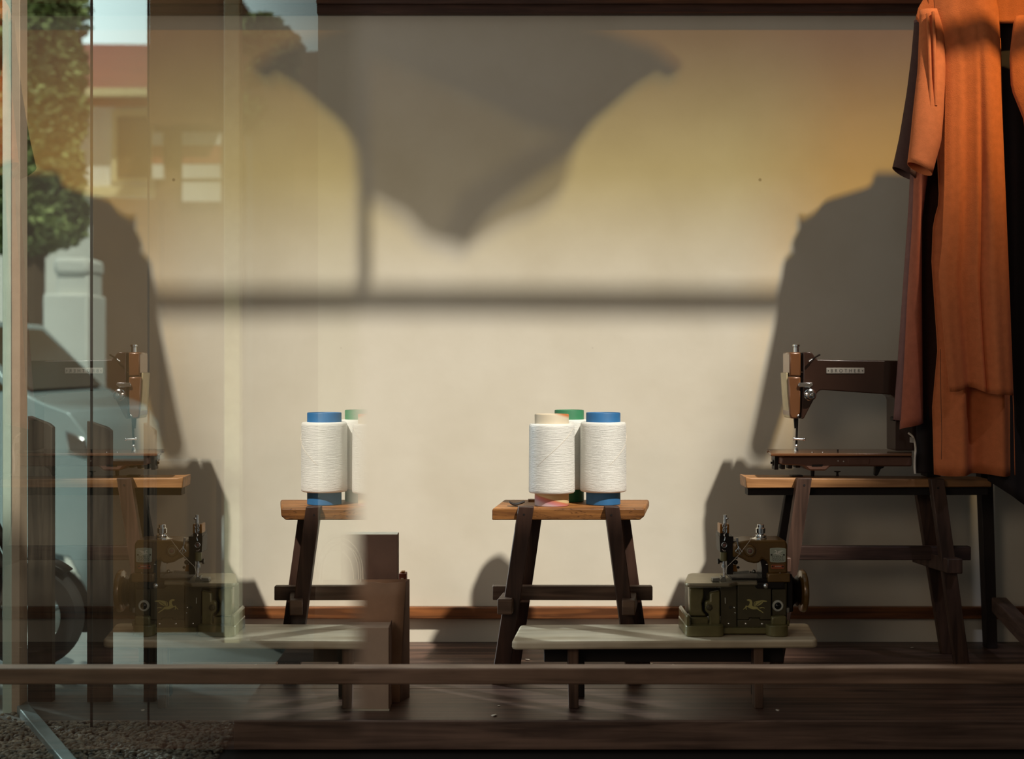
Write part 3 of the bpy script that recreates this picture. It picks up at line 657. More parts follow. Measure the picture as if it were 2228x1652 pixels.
obj('cover_screw', MB().lathe(SV(332, 345, DA+.03), (-1, 0, 0), [(16*u, -.004), (14*u, .002)], 12), M['black'], t)
b = MB().cyl(SV(392, 915, DA+.04), SV(396, 1010, DA+.04), 17*u, 13*u); b.cyl(SV(412, 915, DA+.038), SV(402, 1190, DA+.038), 11*u)
obj('presser_bar', b, M['black'], t)
b = MB().cyl(SV(372, 1108, DA+.03), SV(458, 1114, DA+.03), 13*u, 9*u); b.ball(SV(474, 1113, DA+.03), 17*u); b.lathe(SV(378, 1108, DA+.03), (1, 0, 0), [(17*u, -6*u), (17*u, 6*u)], 14)
obj('needle_clamp', b, M['chrome'], t)
cz = SV(402, 1200, DA+.036)
b = MB().lathe((cz.x, cz.y, BZ), (0, 0, 1), [(22*u, .0005), (20*u, .004), (13*u, .010), (9*u, .013)], 16); b.lathe((cz.x, cz.y, BZ), (0, 0, 1), [(8*u, .012), (16*u, .0155), (9*u, .019)], 14)
obj('presser_foot', b, M['chrome'], t)
c = SV(795, 1225, 3.90); obj('bed_pin', MB().cyl((c.x, c.y, BZ-.001), (c.x, c.y, BZ+.0075), .0022), M['black'], t)
for x in (555, 655):
    c = SV(x, 1228, 3.89); obj('bed_screw', MB().lathe((c.x, c.y, BZ), (0, 0, 1), [(.0030, -.001), (.0026, .0012)], 12), M['chrome'], t)
for x, y in ((797, 1318), (848, 1322)):
    obj('screw', MB().lathe(SV(x, y, 3.862), (0, -1, 0), [(.0022, -.001), (.0018, .0014)], 12), M['chrome'], t)
obj('reverse_lever', MB().front([S(*q) for q in ((1318, 905), (1338, 900), (1340, 942), (1320, 940))], DA-.01, DA+.02), M['black'], t, bevel=.001)
npl = sp('name_plate', M['nameplate'], t, .0006, (rr(688, 437, 1047, 491, 6), DA-.0022, DA+.002))
# lettering
cu = bpy.data.curves.new('lettering', 'FONT'); cu.body = 'BROTHER'; cu.size = .01; cu.extrude = .0003; cu.space_character = 1.75
tmp = bpy.data.objects.new('lettering_curve', cu); C.objects.link(tmp)
bpy.context.view_layer.update()
me = bpy.data.meshes.new_from_object(tmp.evaluated_get(bpy.context.evaluated_depsgraph_get()))
bpy.data.objects.remove(tmp)
xs = [v.co.x for v in me.vertices]; ys = [v.co.y for v in me.vertices]
ta, tb = SV(730, 481, DA-.0022), SV(1008, 449, DA-.0022)
mb = MB()
mb.v = [Vector((ta.x + (v.co.x-min(xs))/(max(xs)-min(xs))*(tb.x-ta.x), DA-.0022-v.co.z, ta.z + (v.co.y-min(ys))/(max(ys)-min(ys))*(tb.z-ta.z))) for v in me.vertices]
mb.f = [list(p_.vertices) for p_ in me.polygons]
obj('lettering', mb, M['engrave'], npl)
for x, s_ in ((700, 1), (1036, -1)):
    obj('plate_ornament', MB().front([S(x, 454), S(x+8*s_, 460), S(x+13*s_, 465), S(x+8*s_, 470), S(x, 476), S(x+4*s_, 465)], DA-.0027, DA-.002), M['engrave'], npl)

# ------------------------------------------------------------------ garments and their rack
def lerp_rows(rows, y):
    for a, b_ in zip(rows, rows[1:]):
        if a[0] <= y <= b_[0]:
            k = (y-a[0])/(b_[0]-a[0]); return [a[i]+(b_[i]-a[i])*k for i in range(1, len(a))]
    return list(rows[-1][1:] if y > rows[-1][0] else rows[0][1:])
def cloth(rows, d, folds, ytop, ybot, hem=None, nu=44, nv=44, bend=0.0, top_amp=.15, groove=None):
    """hanging panel: rows (y, left, right) in photo rows/columns at distance d, folds (count, amplitude, phase) deepening to the hem"""
    out = []
    for j in range(nv+1):
        v = j/nv; r_ = []
        for i in range(nu+1):
            u_ = i/nu; yb = ybot + (hem(u_) if hem else 0); y = ytop + (yb-ytop)*v
            l, r2 = lerp_rows(rows, y); px = l + (r2-l)*u_
            am = top_amp + (1-top_amp)*min(1, v*1.2)
            dd = sum(A*am*math.sin(2*math.pi*(n*u_ + ph + .05*v)) for n, A, ph in folds) + bend*(u_-.5)**2*4
            if groove: dd += groove[2]*min(1, v*1.3)*math.exp(-((u_-groove[0])/groove[1])**2)
            p_ = P(px, y, d); p_.y += dd
            r_.append(p_)
        out.append(r_)
    return MB().grid(out)
def sleeve(rows, d0, half, fold=.006, n=28, nv=26, lean=0):
    out = []
    for j in range(nv+1):
        v = j/nv; d = d0 - lean*v; y = rows[0][0] + (rows[-1][0]-rows[0][0])*v; l, r2 = lerp_rows(rows, y)
        r_ = []
        for i in range(n):
            a = 2*math.pi*i/n; rad = 1 + fold*8*v*math.sin(3*a+.6)*.35
            px = (l+r2)/2 - (r2-l)/2*math.cos(a)*rad; yy = y + (rows[0][3] if len(rows[0]) > 3 else 0) + (14*v**6)*math.cos(a*1.0)*-1
            p_ = P(px, yy, d); p_.y = d - half*(.5+.5*v)*math.sin(a)*rad; r_.append(p_)
        out.append(r_)
    return MB().grid(out, close=True)
t = thing('wooden_stand', 'dark wooden stand with an upright post and a slanting foot beside the work bench', 'stand', (W(2150, 4.1), 4.1, FLOOR))
obj('post', MB().hexa([(W(2148, 4.10), 4.10, FLOOR), (W(2171, 4.10), 4.10, FLOOR), (W(2171, 4.10), 4.14, FLOOR), (W(2148, 4.10), 4.14, FLOOR),
                       (W(2131, 4.10), 4.10, TZ+.06), (W(2159, 4.10), 4.10, TZ+.06), (W(2159, 4.10), 4.14, TZ+.06), (W(2131, 4.10), 4.14, TZ+.06)]), M['rack'], t, bevel=.002)
f0, f1 = Vector((1.452, 4.09, .205)), Vector((1.380, 3.45, .150))
obj('foot', MB().bar(f0, f1, Vector((.021, 0, 0)), Vector((0, 0, .021))), M['foot'], t, bevel=.002)
obj('foot_block', MB().box(1.36, 1.40, 3.45, 3.50, FLOOR, .135), M['foot'], t, bevel=.002)
RZ = 2.058; HZ = 1.985; RY = 3.775
tag(obj('clothes_rail', MB().cyl((1.385, RY, RZ), (RX, RY, RZ), .012), M['rack']), 'dark round clothes rail fixed to the side wall, the robes hang from it', 'rail')

# robe in front: open down the middle, front panels shorter than the back
t = thing('robe', 'long rust orange linen robe with an open front, hanging nearest the viewer', 'robe', (W(2150, 3.74), 3.74, EYE+.9), 'robes on the rack')
HK = 3.74
def hanger(d, half, x=1.405):
    b = MB().tube([(x-half, d, HZ-.12), (x-half*.5, d, HZ-.075), (x, d, HZ-.055), (x+half*.5, d, HZ-.075), (x+half, d, HZ-.12)], .008, 8)
    b.tube([(x, d, HZ-.05), (x, d, HZ-.02), (x, d+(RY-d)*.5, HZ+.02), (x, RY, RZ-.0145)], .0022, 6)
    return b
t['base_at'] = tuple(t.location)
back_rows = [(-60, 2010, 2172), (60, 2030, 2178), (438, 2046, 2190), (485, 2033, 2194), (570, 2030, 2198), (760, 2044, 2206), (887, 2033, 2211), (1036, 2037, 2214)]
obj('back_panel', cloth(back_rows, 3.788, [(2.1, .018, .10), (4.2, .006, .3)], -45, 1034, lambda u_: 3*math.sin(9*u_), nu=72), M['rust'], t, solid=.0016)
fr = [(-40, 2036, 2170), (20, 2040, 2181), (100, 2058, 2184), (200, 2062, 2186), (300, 2060, 2190), (400, 2059, 2194), (527, 2054, 2199), (600, 2046, 2202), (760, 2060, 2207), (870, 2072, 2212)]
obj('front_panel', cloth(fr, 3.722, [(1.15, .026, .80), (2.6, .006, .15), (6, .0015, .2)], -20, 853, lambda u_: -13*math.exp(-((u_-.36)/.16)**2) + 8*u_, nu=80, nv=60, bend=.03, groove=(.60, .055, .030)), M['rust'], t, solid=.0018)
obj('shade_sheet', cloth([(-60, 2165, 2400), (500, 2160, 2410), (1100, 2150, 2420)], 3.813, [(3, .007, .2), (8, .002, .1)], -50, 1046, lambda u_: 60*min(u_*3, 1), nu=40), M['slip'], t, solid=.0016)  # black sheet standing in for the deep shade inside the open robe
fr2 = [(-40, 2250, 2380), (40, 2212, 2382), (120, 2203, 2384), (190, 2207, 2386), (260, 2236, 2390), (600, 2250, 2395), (870, 2262, 2400)]
obj('front_panel', cloth(fr2, 3.722, [(1.2, .012, .2), (3, .005, .5)], 30, 858, nu=30, bend=.02), M['rust'], t, solid=.0018)
yoke = [(-70, 2070, 2270), (-30, 2030, 2310), (10, 2006, 2334), (34, 2000, 2338), (60, 2022, 2336)]
obj('yoke', cloth(yoke, 3.765, [(2, .004, .1)], -60, 50, nu=40, nv=14, bend=.03), M['rust'], t, solid=.002)
sl = [(22, 2002, 2046), (60, 2001, 2052), (149, 1998, 2056), (240, 1988, 2052), (306, 1982, 2046), (368, 1976, 2026)]
obj('sleeve', sleeve(sl, 3.762, .038, lean=.07), M['rust'], t, solid=.0018)
b = MB()
for (x0_, y0_, x1_, y1_) in ((2030, 26, 2040, 160), (2018, 30, 2030, 170)):
    b.tube([P(x0_, y0_, 3.732), P((x0_+x1_)/2-2, (y0_+y1_)/2, 3.712), P(x1_-4, y1_+70, 3.690)], .0042, 8)
obj('shoulder_pleat', b, M['rust'], t)
obj('side_seam', MB().tube([P(2046, 760, 3.765), P(2047, 860, 3.763), P(2049, 940, 3.763), P(2048, 1000, 3.763)], .0007, 5), M['thread_dark'], t)
obj('hanger', hanger(3.765, .19), M['rack'], t)

# robe behind
t = thing('robe', 'plum brown linen robe hanging close behind the rust robe, dark short sleeve', 'robe', (W(2100, 3.85), 3.85, EYE+.9), 'robes on the rack')
def fold(rows, d, bulge, ytop, ybot, hem, nu=18, nv=46):
    out = []
    for j in range(nv+1):
        v = j/nv; r_ = []
        for i in range(nu+1):
            u_ = i/nu; y = ytop + (ybot + hem*u_ - ytop)*v; l, r2 = lerp_rows(rows, y)
            p_ = P(l + (r2-l)*(.5-.5*math.cos(math.pi*u_)), y, d); p_.y += bulge*(1-math.sin(math.pi*u_)) ; r_.append(p_)
        out.append(r_)
    return MB().grid(out)
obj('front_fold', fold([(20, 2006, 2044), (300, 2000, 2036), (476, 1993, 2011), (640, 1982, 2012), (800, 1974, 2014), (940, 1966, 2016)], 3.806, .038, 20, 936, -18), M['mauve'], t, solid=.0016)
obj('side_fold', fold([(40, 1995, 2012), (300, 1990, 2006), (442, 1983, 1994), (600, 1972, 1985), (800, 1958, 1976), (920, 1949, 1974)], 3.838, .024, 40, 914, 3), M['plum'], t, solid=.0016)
obj('body', cloth([(-10, 2006, 2320), (100, 1998, 2320), (442, 1989, 2322), (700, 1974, 2328), (930, 1962, 2336)], 3.868, [(6, .006, .2)], 46, 915, nu=60), M['shadebrown'], t, solid=.0016)  # dark linen paints the shade in the gaps between the folds
sl2 = [(50, 1990, 2030), (120, 1984, 2026), (200, 1974, 2018), (300, 1958, 2010), (378, 1943, 1990)]
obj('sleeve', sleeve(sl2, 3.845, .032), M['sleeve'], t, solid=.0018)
obj('slip', cloth([(700, 1999, 2100), (930, 1994, 2120), (1036, 1994, 2130)], 3.876, [(2.3, .008, .4)], 800, 1030, nu=36), M['slip'], t, solid=.0016)
obj('slip_edge', MB().tube([P(1976, 942, 3.853), P(1987, 952, 3.850), P(1992, 975, 3.848), P(1990, 1000, 3.848), P(1990, 1020, 3.848), P(1991, 1031, 3.848)], .0028, 8), M['cord'], t)
obj('care_tag', MB().front([(1979.5, 951), (1988, 953), (1988, 964), (1979.5, 963)], 3.846, 3.8468), M['nameplate'], t)
obj('hanger', hanger(3.862, .19, 1.46), M['rack'], t)
yb = [(-30, 2185, 2290), (0, 2120, 2310), (33, 2016, 2322), (56, 1998, 2324), (95, 1996, 2322)]
obj('yoke', cloth(yb, 3.866, [(2, .003, .1)], -30, 92, nu=40, nv=14, bend=.01), M['mauve'], t, solid=.002)

t = thing('coat', 'long dark brown coat added on the rail out of view, keeping sun off the right wall', 'coat', (W(2600, 3.82), 3.82, EYE+.9))  # unseen coat, added to block sun from the wall at the right
ct_ = [(-10, 2570, 2750), (20, 2490, 2810), (120, 2474, 2826), (500, 2470, 2840), (1090, 2462, 2850)]
obj('body', cloth(ct_, 3.80, [(3.2, .016, .3), (7, .005, .1)], -10, 1085, nu=60), M['slip'], t, solid=.0018)
obj('sleeve', sleeve([(20, 2474, 2520), (150, 2466, 2520), (330, 2458, 2512), (520, 2454, 2504)], 3.765, .035), M['slip'], t, solid=.0018)
obj('sleeve', sleeve([(20, 2790, 2836), (150, 2794, 2846), (330, 2802, 2854), (520, 2808, 2858)], 3.765, .035), M['slip'], t, solid=.0018)
obj('hanger', hanger(3.80, .17, W(2660, 3.8)), M['rack'], t)

# ------------------------------------------------------------------ cartons and paper bags
t = thing('cardboard_box', 'short pale cardboard box standing in front of the paper bags', 'box', (W(790, 3.40), 3.40, FLOOR))
d = 3.368
obj('carton', MB().box(W(733, d), W(846, d), d, 3.442, FLOOR+.004, H(1366, d)), M['kraft'], t, bevel=.0012)
obj('bottom_flap', MB().box(W(745, d), W(847, d), d-.002, 3.443, FLOOR, FLOOR+.004), M['cardtop'], t)
obj('side_fold', MB().box(W(846, d), W(846, d)+.0025, d+.004, 3.440, FLOOR+.002, H(1362, d)), M['kraftdark'], t, bevel=.001)
t = thing('cardboard_box', 'tall dark brown cardboard box standing behind the paper bags', 'box', (W(800, 3.63), 3.63, FLOOR))
d = 3.60
obj('carton', MB().box(W(742, d), W(865, d), d, 3.655, FLOOR, H(1163.5, d)-.001), M['kraftdark'], t, bevel=.0015)
obj('lit_top', MB().box(W(742, d), W(864.5, d), d+.001, 3.656, H(1163.5, d)-.001, H(1163, d)), M['cardtop'], t)  # paler board puts the light on the box top into its colour
def paper_bag(label, xl, xr, d0, dep, top, hand, seed):
    t = thing('paper_bag', label, 'paper bag', (W((xl+xr)/2, d0), d0+dep/2, FLOOR), 'paper bags between the boxes')
    x0, x1 = W(xl, d0), W(xr, d0); zt = H(top, d0); q = .010
    side = min(.020, dep*.36)                      # the bag stands slightly turned, its right side in view
    n = 8; fr_ = []; gs = []
    for j in range(n+1):
        v = j/n; z = FLOOR + (zt-FLOOR)*v; xa = x0 + .008*v; xb = x1 - side + side*.72*v**1.5
        fr_.append([Vector((xa + (xb-xa)*i/8, d0 + .004*math.sin(v*3)*math.sin(i*.8+seed), z - .002*math.sin(i*2.1+seed)*(j == n))) for i in range(9)])
        xm = xb + (x1-xb)*.45 - .004*math.sin(v*2.4)
        gs.append([fr_[-1][-1], Vector((xm, d0+dep*.5, z)), Vector((x1, d0+dep, z))])
    obj('front_sheet', MB().grid(fr_), M['kraftbag'], t, solid=.0007, sharp=25)
    obj('side_gusset', MB().grid(gs), M['kraftdark'], t, solid=.0007, sharp=25)  # darker board paints the bag's right side as shaded
    obj('back_sheet', MB().grid([[Vector((f_[0].x, d0+dep, f_[0].z)), g_[-1]] for f_, g_ in zip(fr_, gs)]), M['kraftbag'], t, solid=.0007)
    cx, hw, ht, yy = hand
    cxm, hwm = W(cx, d0), hw/F*d0
    pts = []
    for a in range(13):
        th = math.pi*a/12; pts.append((cxm + hwm*math.cos(th)*(1+.06*math.sin(2*th)), yy + .004*math.sin(a+seed), zt-.006 + (H(ht, d0)-zt+.006)*math.sin(th)**.75))
    obj('handle', MB().tube(pts, .0014, 7, 3), M['cord'], t)
    return t
paper_bag('open brown kraft paper bag with a cord handle, directly behind the short box', 690, 888, 3.452, .055, 1268, (737, 44, 1190, 3.50), 1)
paper_bag('flat kraft paper bag standing second behind the short box, white cord handle', 686, 842, 3.520, .012, 1270, (736, 53, 1171, 3.526), 2)
paper_bag('flat kraft paper bag standing third behind the short box, white cord handle', 684, 838, 3.545, .012, 1272, (733, 47, 1181, 3.551), 3)
paper_bag('flat kraft paper bag standing last before the tall box, white cord handle', 680, 832, 3.570, .012, 1274, (729, 40, 1198, 3.576), 4)
t = thing('small_carton', 'narrow red brown carton just visible beside the tall box', 'box', (W(877, 3.69), 3.69, FLOOR))
obj('carton', MB().box(W(868, 3.68), W(884, 3.68), 3.68, 3.72, FLOOR, H(1249, 3.68)), M['carton'], t, bevel=.001)
obj('paper_label', MB().box(W(872, 3.679), W(878, 3.679), 3.679, 3.681, H(1263, 3.68), H(1258, 3.68)), M['cardtop'], t)
obj('cap', MB().box(W(872, 3.68), W(880, 3.68), 3.69, 3.71, H(1249, 3.68), H(1245, 3.68)), M['brass'], t, bevel=.001)

# paper scraps on the floor
for k, (px, py, s, lab) in enumerate(((1075, 1558, 1.5, 'white paper scrap on the front floor board left of the low bench'), (1086, 1537, .7, 'tiny pale paper scrap on the floor behind the larger left scrap'),
        (1148, 1437, 1.2, 'white paper scrap on the floor between the stool legs, at the left'), (1376, 1447, 1.6, 'torn white paper scrap at the foot of the right stool leg'),
        (1417, 1446, .9, 'small white paper scrap just right of the right stool legs'), (1465, 1448, .7, 'tiny white paper scrap on the floor under the middle of the low bench'),
        (1692, 1547, .9, 'small white paper scrap beside the right front leg of the low bench'), (1985, 1410, 1.0, 'pale paper scrap on the back floor under the work bench'))):
    d = (EYE-FLOOR)*F/(py-CY); c = P(px, py, d); r = .0042*s
    pts = [(c.x + r*(1+.5*R.random())*math.cos(a), d + r*1.3*(1+.5*R.random())*math.sin(a), FLOOR+.0006+.0025*s*R.random()) for a in [i*math.pi/3 for i in range(6)]]
    b = MB().add(pts + [(c.x, d, FLOOR+.0015)], [(i, (i+1) % 6, 6) for i in range(6)])
    tag(obj('paper_scrap', b, M['scrap'], solid=.0006), lab, 'paper scrap')

# ------------------------------------------------------------------ above the frame: what throws the shadows on the wall
def sunward(px, py, h): 
    p_ = P(px, py, WALL); return p_ - SUN*(h/SUN.y)
def shade_h(py): return .55 + .45*(py-30)/520
def shade(poly, extra):
    bm_ = MB(); n = len(poly)
    bm_.add([sunward(x, y, shade_h(y)+extra) for x, y in poly], [list(range(n))]); return bm_
outer = [(470, 150), (500, 100), (620, 20), (800, -60), (1000, -70), (1180, 34), (1300, 60), (1420, 104), (1478, 150), (1476, 166), (1447, 182), (1425, 168), (1380, 195), (1290, 272), (1246, 330), (1234, 390), (1214, 432), (1160, 470), (1100, 490), (1050, 520), (1005, 553), (985, 538), (960, 535), (920, 520), (880, 475), (830, 448), (775, 420), (730, 330), (690, 260), (600, 185), (530, 175)]
inner = [(560, 110), (700, 40), (780, 62), (830, 88), (880, 105), (950, 112), (1015, 150), (1030, 195), (1080, 195), (1130, 195), (1170, 230), (1230, 222), (1280, 250), (1292, 268), (1246, 330), (1232, 345), (1160, 395), (1060, 470), (1005, 548), (985, 538), (960, 535), (920, 520), (880, 475), (830, 448), (775, 420), (730, 330), (690, 260), (600, 185)]
t = thing('hanging_cloth', 'sheer brown cloth hung from a cord above the display, its shadow on the wall', 'cloth', sunward(1000, 0, .6))
upper = [q_ for q_ in outer if q_[1] < 272 and (q_[0] > 1300 or q_[1] < 120)]
upper = [(470, 150), (500, 100), (620, 20), (800, -60), (1000, -70), (1180, 34), (1300, 60), (1420, 104), (1478, 150), (1476, 166), (1447, 182), (1425, 168), (1380, 195), (1290, 272), (1240, 300), (1150, 280), (1060, 235), (960, 195), (860, 150), (780, 115), (690, 130), (600, 185), (530, 175)]
lower = [(600, 110), (700, 60), (780, 66), (830, 88), (880, 105), (950, 112), (1015, 150), (1030, 195), (1080, 195), (1130, 195), (1170, 230), (1230, 222), (1280, 250), (1292, 268), (1246, 330), (1232, 345), (1160, 395), (1060, 470), (1005, 548), (985, 538), (960, 535), (920, 520), (880, 475), (830, 448), (775, 420), (730, 330), (690, 260), (600, 185)]
tail_ = [(1290, 272), (1246, 330), (1234, 390), (1214, 432), (1160, 470), (1100, 490), (1050, 520), (1005, 553), (960, 520), (1000, 420), (1150, 330)]
obj('upper_fold', shade(upper, 0), M['felt'], t, solid=.0012)
obj('lower_fold', shade(lower, .03), M['muslin'], t, solid=.0012)
obj('hem_corner', shade(tail_, .06), M['voile'], t, solid=.0012)
obj('cord', MB().tube([sunward(470, 150, .65), sunward(300, 0, .7), sunward(100, -120, .7)], .003, 6), M['cord'], t)
h_ = 1.0
c0, c1 = sunward(300, 652, h_), sunward(2300, 662, h_)
struct('trim_10', MB().bar(c0, c1, Vector((0, .017, 0)), Vector((0, 0, .017))), M['lintel'])
struct('trim_11', MB().bar(sunward(788, 640, h_), sunward(778, 40, h_), Vector((.016, 0, 0)), Vector((0, .016, 0))), M['lintel'])
# unseen amber and ochre sheets, added to tint and dim sun on the upper wall
for nm, py, hh, mt in (('pale amber', 515, 4.4, 'amber'), ('deep ochre', 235, 4.9, 'ochre')):
    q = [sunward(-600, py, hh), sunward(2900, py, hh), sunward(2900, -1200, hh), sunward(-600, -1200, hh)]
    t = thing('sun_filter_sheet', nm + ' translucent sheet added out of view to tint the sun on the wall', 'sun filter', q[0])
    t['base_at'] = tuple(t.location)
    obj('filter_cloth', MB().add(q, [(0, 1, 2, 3)]), M[mt], t, solid=.003)
for k, (zy, lab) in enumerate(((-.14, 'highest'), (-.32, 'middle'), (-.52, 'lowest'))):  # unseen brown sheets, added so the sun fades down the robes
    hh = 5.0 + .1*k
    pt = lambda X, Z: Vector((X, WALL, EYE+Z)) - SUN*(hh/SUN.y)
    t = thing('sun_dimmer_sheet', 'brown sheet added out of view to dim the sun on the robes, the %s of three' % lab, 'sun filter', pt(1.5, zy), 'brown sheets added to dim the sun')
    t['base_at'] = tuple(t.location)
    obj('cloth', MB().add([pt(.70, zy), pt(3.2, zy), pt(3.2, -1.6), pt(.70, -1.6)], [(0, 1, 2, 3)]), M['shade'], t, solid=.003)
hh = 5.6
pt = lambda X, Z: Vector((X, WALL, EYE+Z)) - SUN*(hh/SUN.y)
t = thing('sun_filter_sheet', 'orange translucent sheet added out of view to warm the sun on the robes', 'sun filter', pt(.8, -.4))  # unseen orange sheet, added to colour the sun on the robes
t['base_at'] = tuple(t.location)
obj('filter_cloth', MB().add([pt(.88, -.42), pt(3.2, -.42), pt(3.2, 2.4), pt(.88, 2.4)], [(0, 1, 2, 3)]), M['orange'], t, solid=.003)
# ------------------------------------------------------------------ outside, beyond the glass
struct('wall_shop_blocker', MB().box(-.52, 5, WALL+.12, 13, -.8, 3.6), M['ceil'])  # unseen building mass, added to keep direct sun off the street
struct('wall_left_blocker', MB().box(-4.3, -4.1, -8, 2.6, -.2, 5), M['timber'])  # unseen wall, added to block sky light from behind on the left
b = MB(); rp_ = random.Random(11)
for k in range(5200):
    d = 3.10 + rp_.random()*(.47 if rp_.random() < .9 else .6); px = rp_.uniform(-90, 560); x = W(px, d)
    if x > gx-.01 or (d > 3.57 and px > 40): continue
    b.ico((x, d, -.003 + rp_.random()*.004), .0045 + .0045*rp_.random(), (1, .8+.4*rp_.random(), .65), rp_.random()*3)
o = obj('pebbles', b, M['pebble'], sharp=60); o['kind'] = 'stuff'; tag(o, 'small brown pebbles covering the ground outside the sill', 'pebbles')
for k, (a_, b_, ya, yb_, lab) in enumerate(((-62, -8, 905, 905, 'dark weathered fence picket at the far left behind the corner post'), (60, 113, 905, 922, 'dark weathered fence picket just right of the corner post'),
                                      (189, 240, 916, 930, 'dark weathered fence picket in the middle, right of the car wheel'), (312, 336, 920, 930, 'narrow dark weathered fence picket nearest the shop wall'))):
    d = 3.78
    z1, z2 = H(ya, d), H(yb_, d); x0, x1 = W(a_, d), W(b_, d)
    bb = MB().prism([Vector(q_) for q_ in ((x0, d, -.02), (x1, d, -.02), (x1, d, z2-.01), (x1-.012, d, z2), (x0, d, z1))], [Vector(q_) for q_ in ((x0, d+.03, -.02), (x1, d+.03, -.02), (x1, d+.03, z2-.01), (x1-.012, d+.03, z2), (x0, d+.03, z1))])
    tag(obj('fence_picket', bb, M['picket'], bevel=.002), lab, 'fence picket', 'fence pickets outside')
# parked car
SZ = -.72
t = thing('parked_car', 'pale silver car parked in the street beyond the fence', 'car', (W(-200, 8), 8, SZ))
d = 7.4
side = [(-1050, 1290), (-1060, 1000), (-980, 900), (-760, 870), (-560, 700), (-120, 690), (40, 850), (90, 876), (150, 898), (186, 945), (204, 1050), (208, 1290), (206, 1335), (200, 1350), (190, 1290), (150, 1215), (65, 1195), (-20, 1215), (-60, 1300), (-60, 1350), (-600, 1350), (-610, 1290), (-700, 1200), (-800, 1220), (-840, 1350), (-1000, 1340)]
obj('body', MB().front(side, d, d+1.6), M['carpaint'], t, bevel=.05, seg=3)
obj('side_window', MB().front([(-540, 720), (-140, 712), (20, 850), (-700, 868)], d-.006, d+.02), M['glassdark'], t)
obj('windscreen', MB().prism([P(-100, 705, d+.12), P(55, 848, d+.12), P(70, 848, d+.12), P(-85, 705, d+.12)], [P(-100, 705, d+.12)+Vector((0, 1.35, 0)), P(55, 848, d+.12)+Vector((0, 1.35, 0)), P(70, 848, d+.12)+Vector((0, 1.35, 0)), P(-85, 705, d+.12)+Vector((0, 1.35, 0))]), M['glassdark'], t)
obj('headlamp', MB().front([(140, 935), (184, 955), (196, 1000), (146, 985)], d-.01, d+.3), M['chrome'], t, bevel=.01)
obj('bumper', MB().front([(186, 1180), (212, 1180), (216, 1290), (194, 1300)], d-.03, d+1.6), M['carpaint'], t, bevel=.03)
for cx in (65, -720):
    c = P(cx, 1330, d); r = 118/F*d; c.z = SZ + r
    w_ = obj('wheel', MB().lathe(c, (0, -1, 0), [(r*.6, -.2), (r*.97, -.2), (r, -.16), (r, -.02), (r*.95, .01), (r*.62, .012), (r*.58, 0)], 48, close=True), M['tyre'], t)
    obj('hub_cap', MB().lathe(c, (0, -1, 0), [(r*.6, -.05), (r*.58, 0), (r*.3, .02), (r*.1, .02)], 32), M['hub'], w_)
# scooter parked on the pavement, front wheel in view between the pickets
t = thing('parked_scooter', 'dark scooter parked on the pavement, its front wheel seen between the fence pickets', 'scooter', (W(75, 4.22), 4.22, -.006))
d = 4.22; c = P(68, 1332, d); r = 114/F*d; c.z = -.006 + r
w_ = obj('wheel', MB().lathe(c, (0, -1, 0), [(r*.60, -.022), (r*.90, -.030), (r, -.012), (r, .012), (r*.90, .030), (r*.60, .022)], 44, close=True), M['tyre'], t)
b = MB().lathe(c, (0, -1, 0), [(r*.2, -.03), (r*.2, .03), (r*.08, .034)], 20)
for k in range(5):
    a = k*2*math.pi/5 + .3; b.cyl(c, c+Vector((math.cos(a)*r*.62, 0, math.sin(a)*r*.62)), .011, .008, 8)
obj('hub', b, M['hub'], w_)
c2 = Vector((c.x-.17, d, .52))
for s_ in (-1, 1): obj('fork', MB().cyl(c+Vector((0, .045*s_, 0)), c2+Vector((0, .045*s_, 0)), .014), M['black'], t)
obj('fender', MB().grid([[c + Vector((math.cos(a)*(r+.018), y_, math.sin(a)*(r+.018))) for y_ in (-.04, 0, .04)] for a in [math.radians(50+8*i) for i in range(14)]]), M['black'], t, solid=.004)
obj('deck', MB().hexa([(c.x-1.05, d-.1, .17), (c.x-.25, d-.1, .17), (c.x-.25, d+.1, .17), (c.x-1.05, d+.1, .17), (c.x-1.05, d-.1, .25), (c.x-.25, d-.1, .25), (c.x-.25, d+.1, .25), (c.x-1.05, d+.1, .25)]), M['black'], t, bevel=.03)
obj('front_shield', MB().hexa([(c.x-.30, d-.14, .22), (c.x-.22, d-.14, .22), (c.x-.22, d+.14, .22), (c.x-.30, d+.14, .22), (c.x-.36, d-.12, .68), (c.x-.30, d-.12, .68), (c.x-.30, d+.12, .68), (c.x-.36, d+.12, .68)]), M['black'], t, bevel=.03)
obj('seat', MB().box(c.x-1.15, c.x-.70, d-.11, d+.11, .50, .58), M['black'], t, bevel=.03)
obj('rear_body', MB().hexa([(c.x-1.12, d-.1, .22), (c.x-.78, d-.1, .22), (c.x-.78, d+.1, .22), (c.x-1.12, d+.1, .22), (c.x-1.2, d-.09, .50), (c.x-.72, d-.09, .50), (c.x-.72, d+.09, .50), (c.x-1.2, d+.09, .50)]), M['black'], t, bevel=.02)
obj('handlebar', MB().tube([(c.x-.33, d-.26, .80), (c.x-.33, d-.1, .78), (c.x-.33, d+.1, .78), (c.x-.33, d+.26, .80)], .012, 8), M['black'], t)
rw = c + Vector((-1.0, 0, 0))
w_ = obj('wheel', MB().lathe(rw, (0, -1, 0), [(r*.60, -.022), (r*.90, -.030), (r, -.012), (r, .012), (r*.90, .030), (r*.60, .022)], 44, close=True), M['tyre'], t)
obj('hub', MB().lathe(rw, (0, -1, 0), [(r*.62, -.012), (r*.62, .012), (r*.1, .02)], 24), M['hub'], w_)
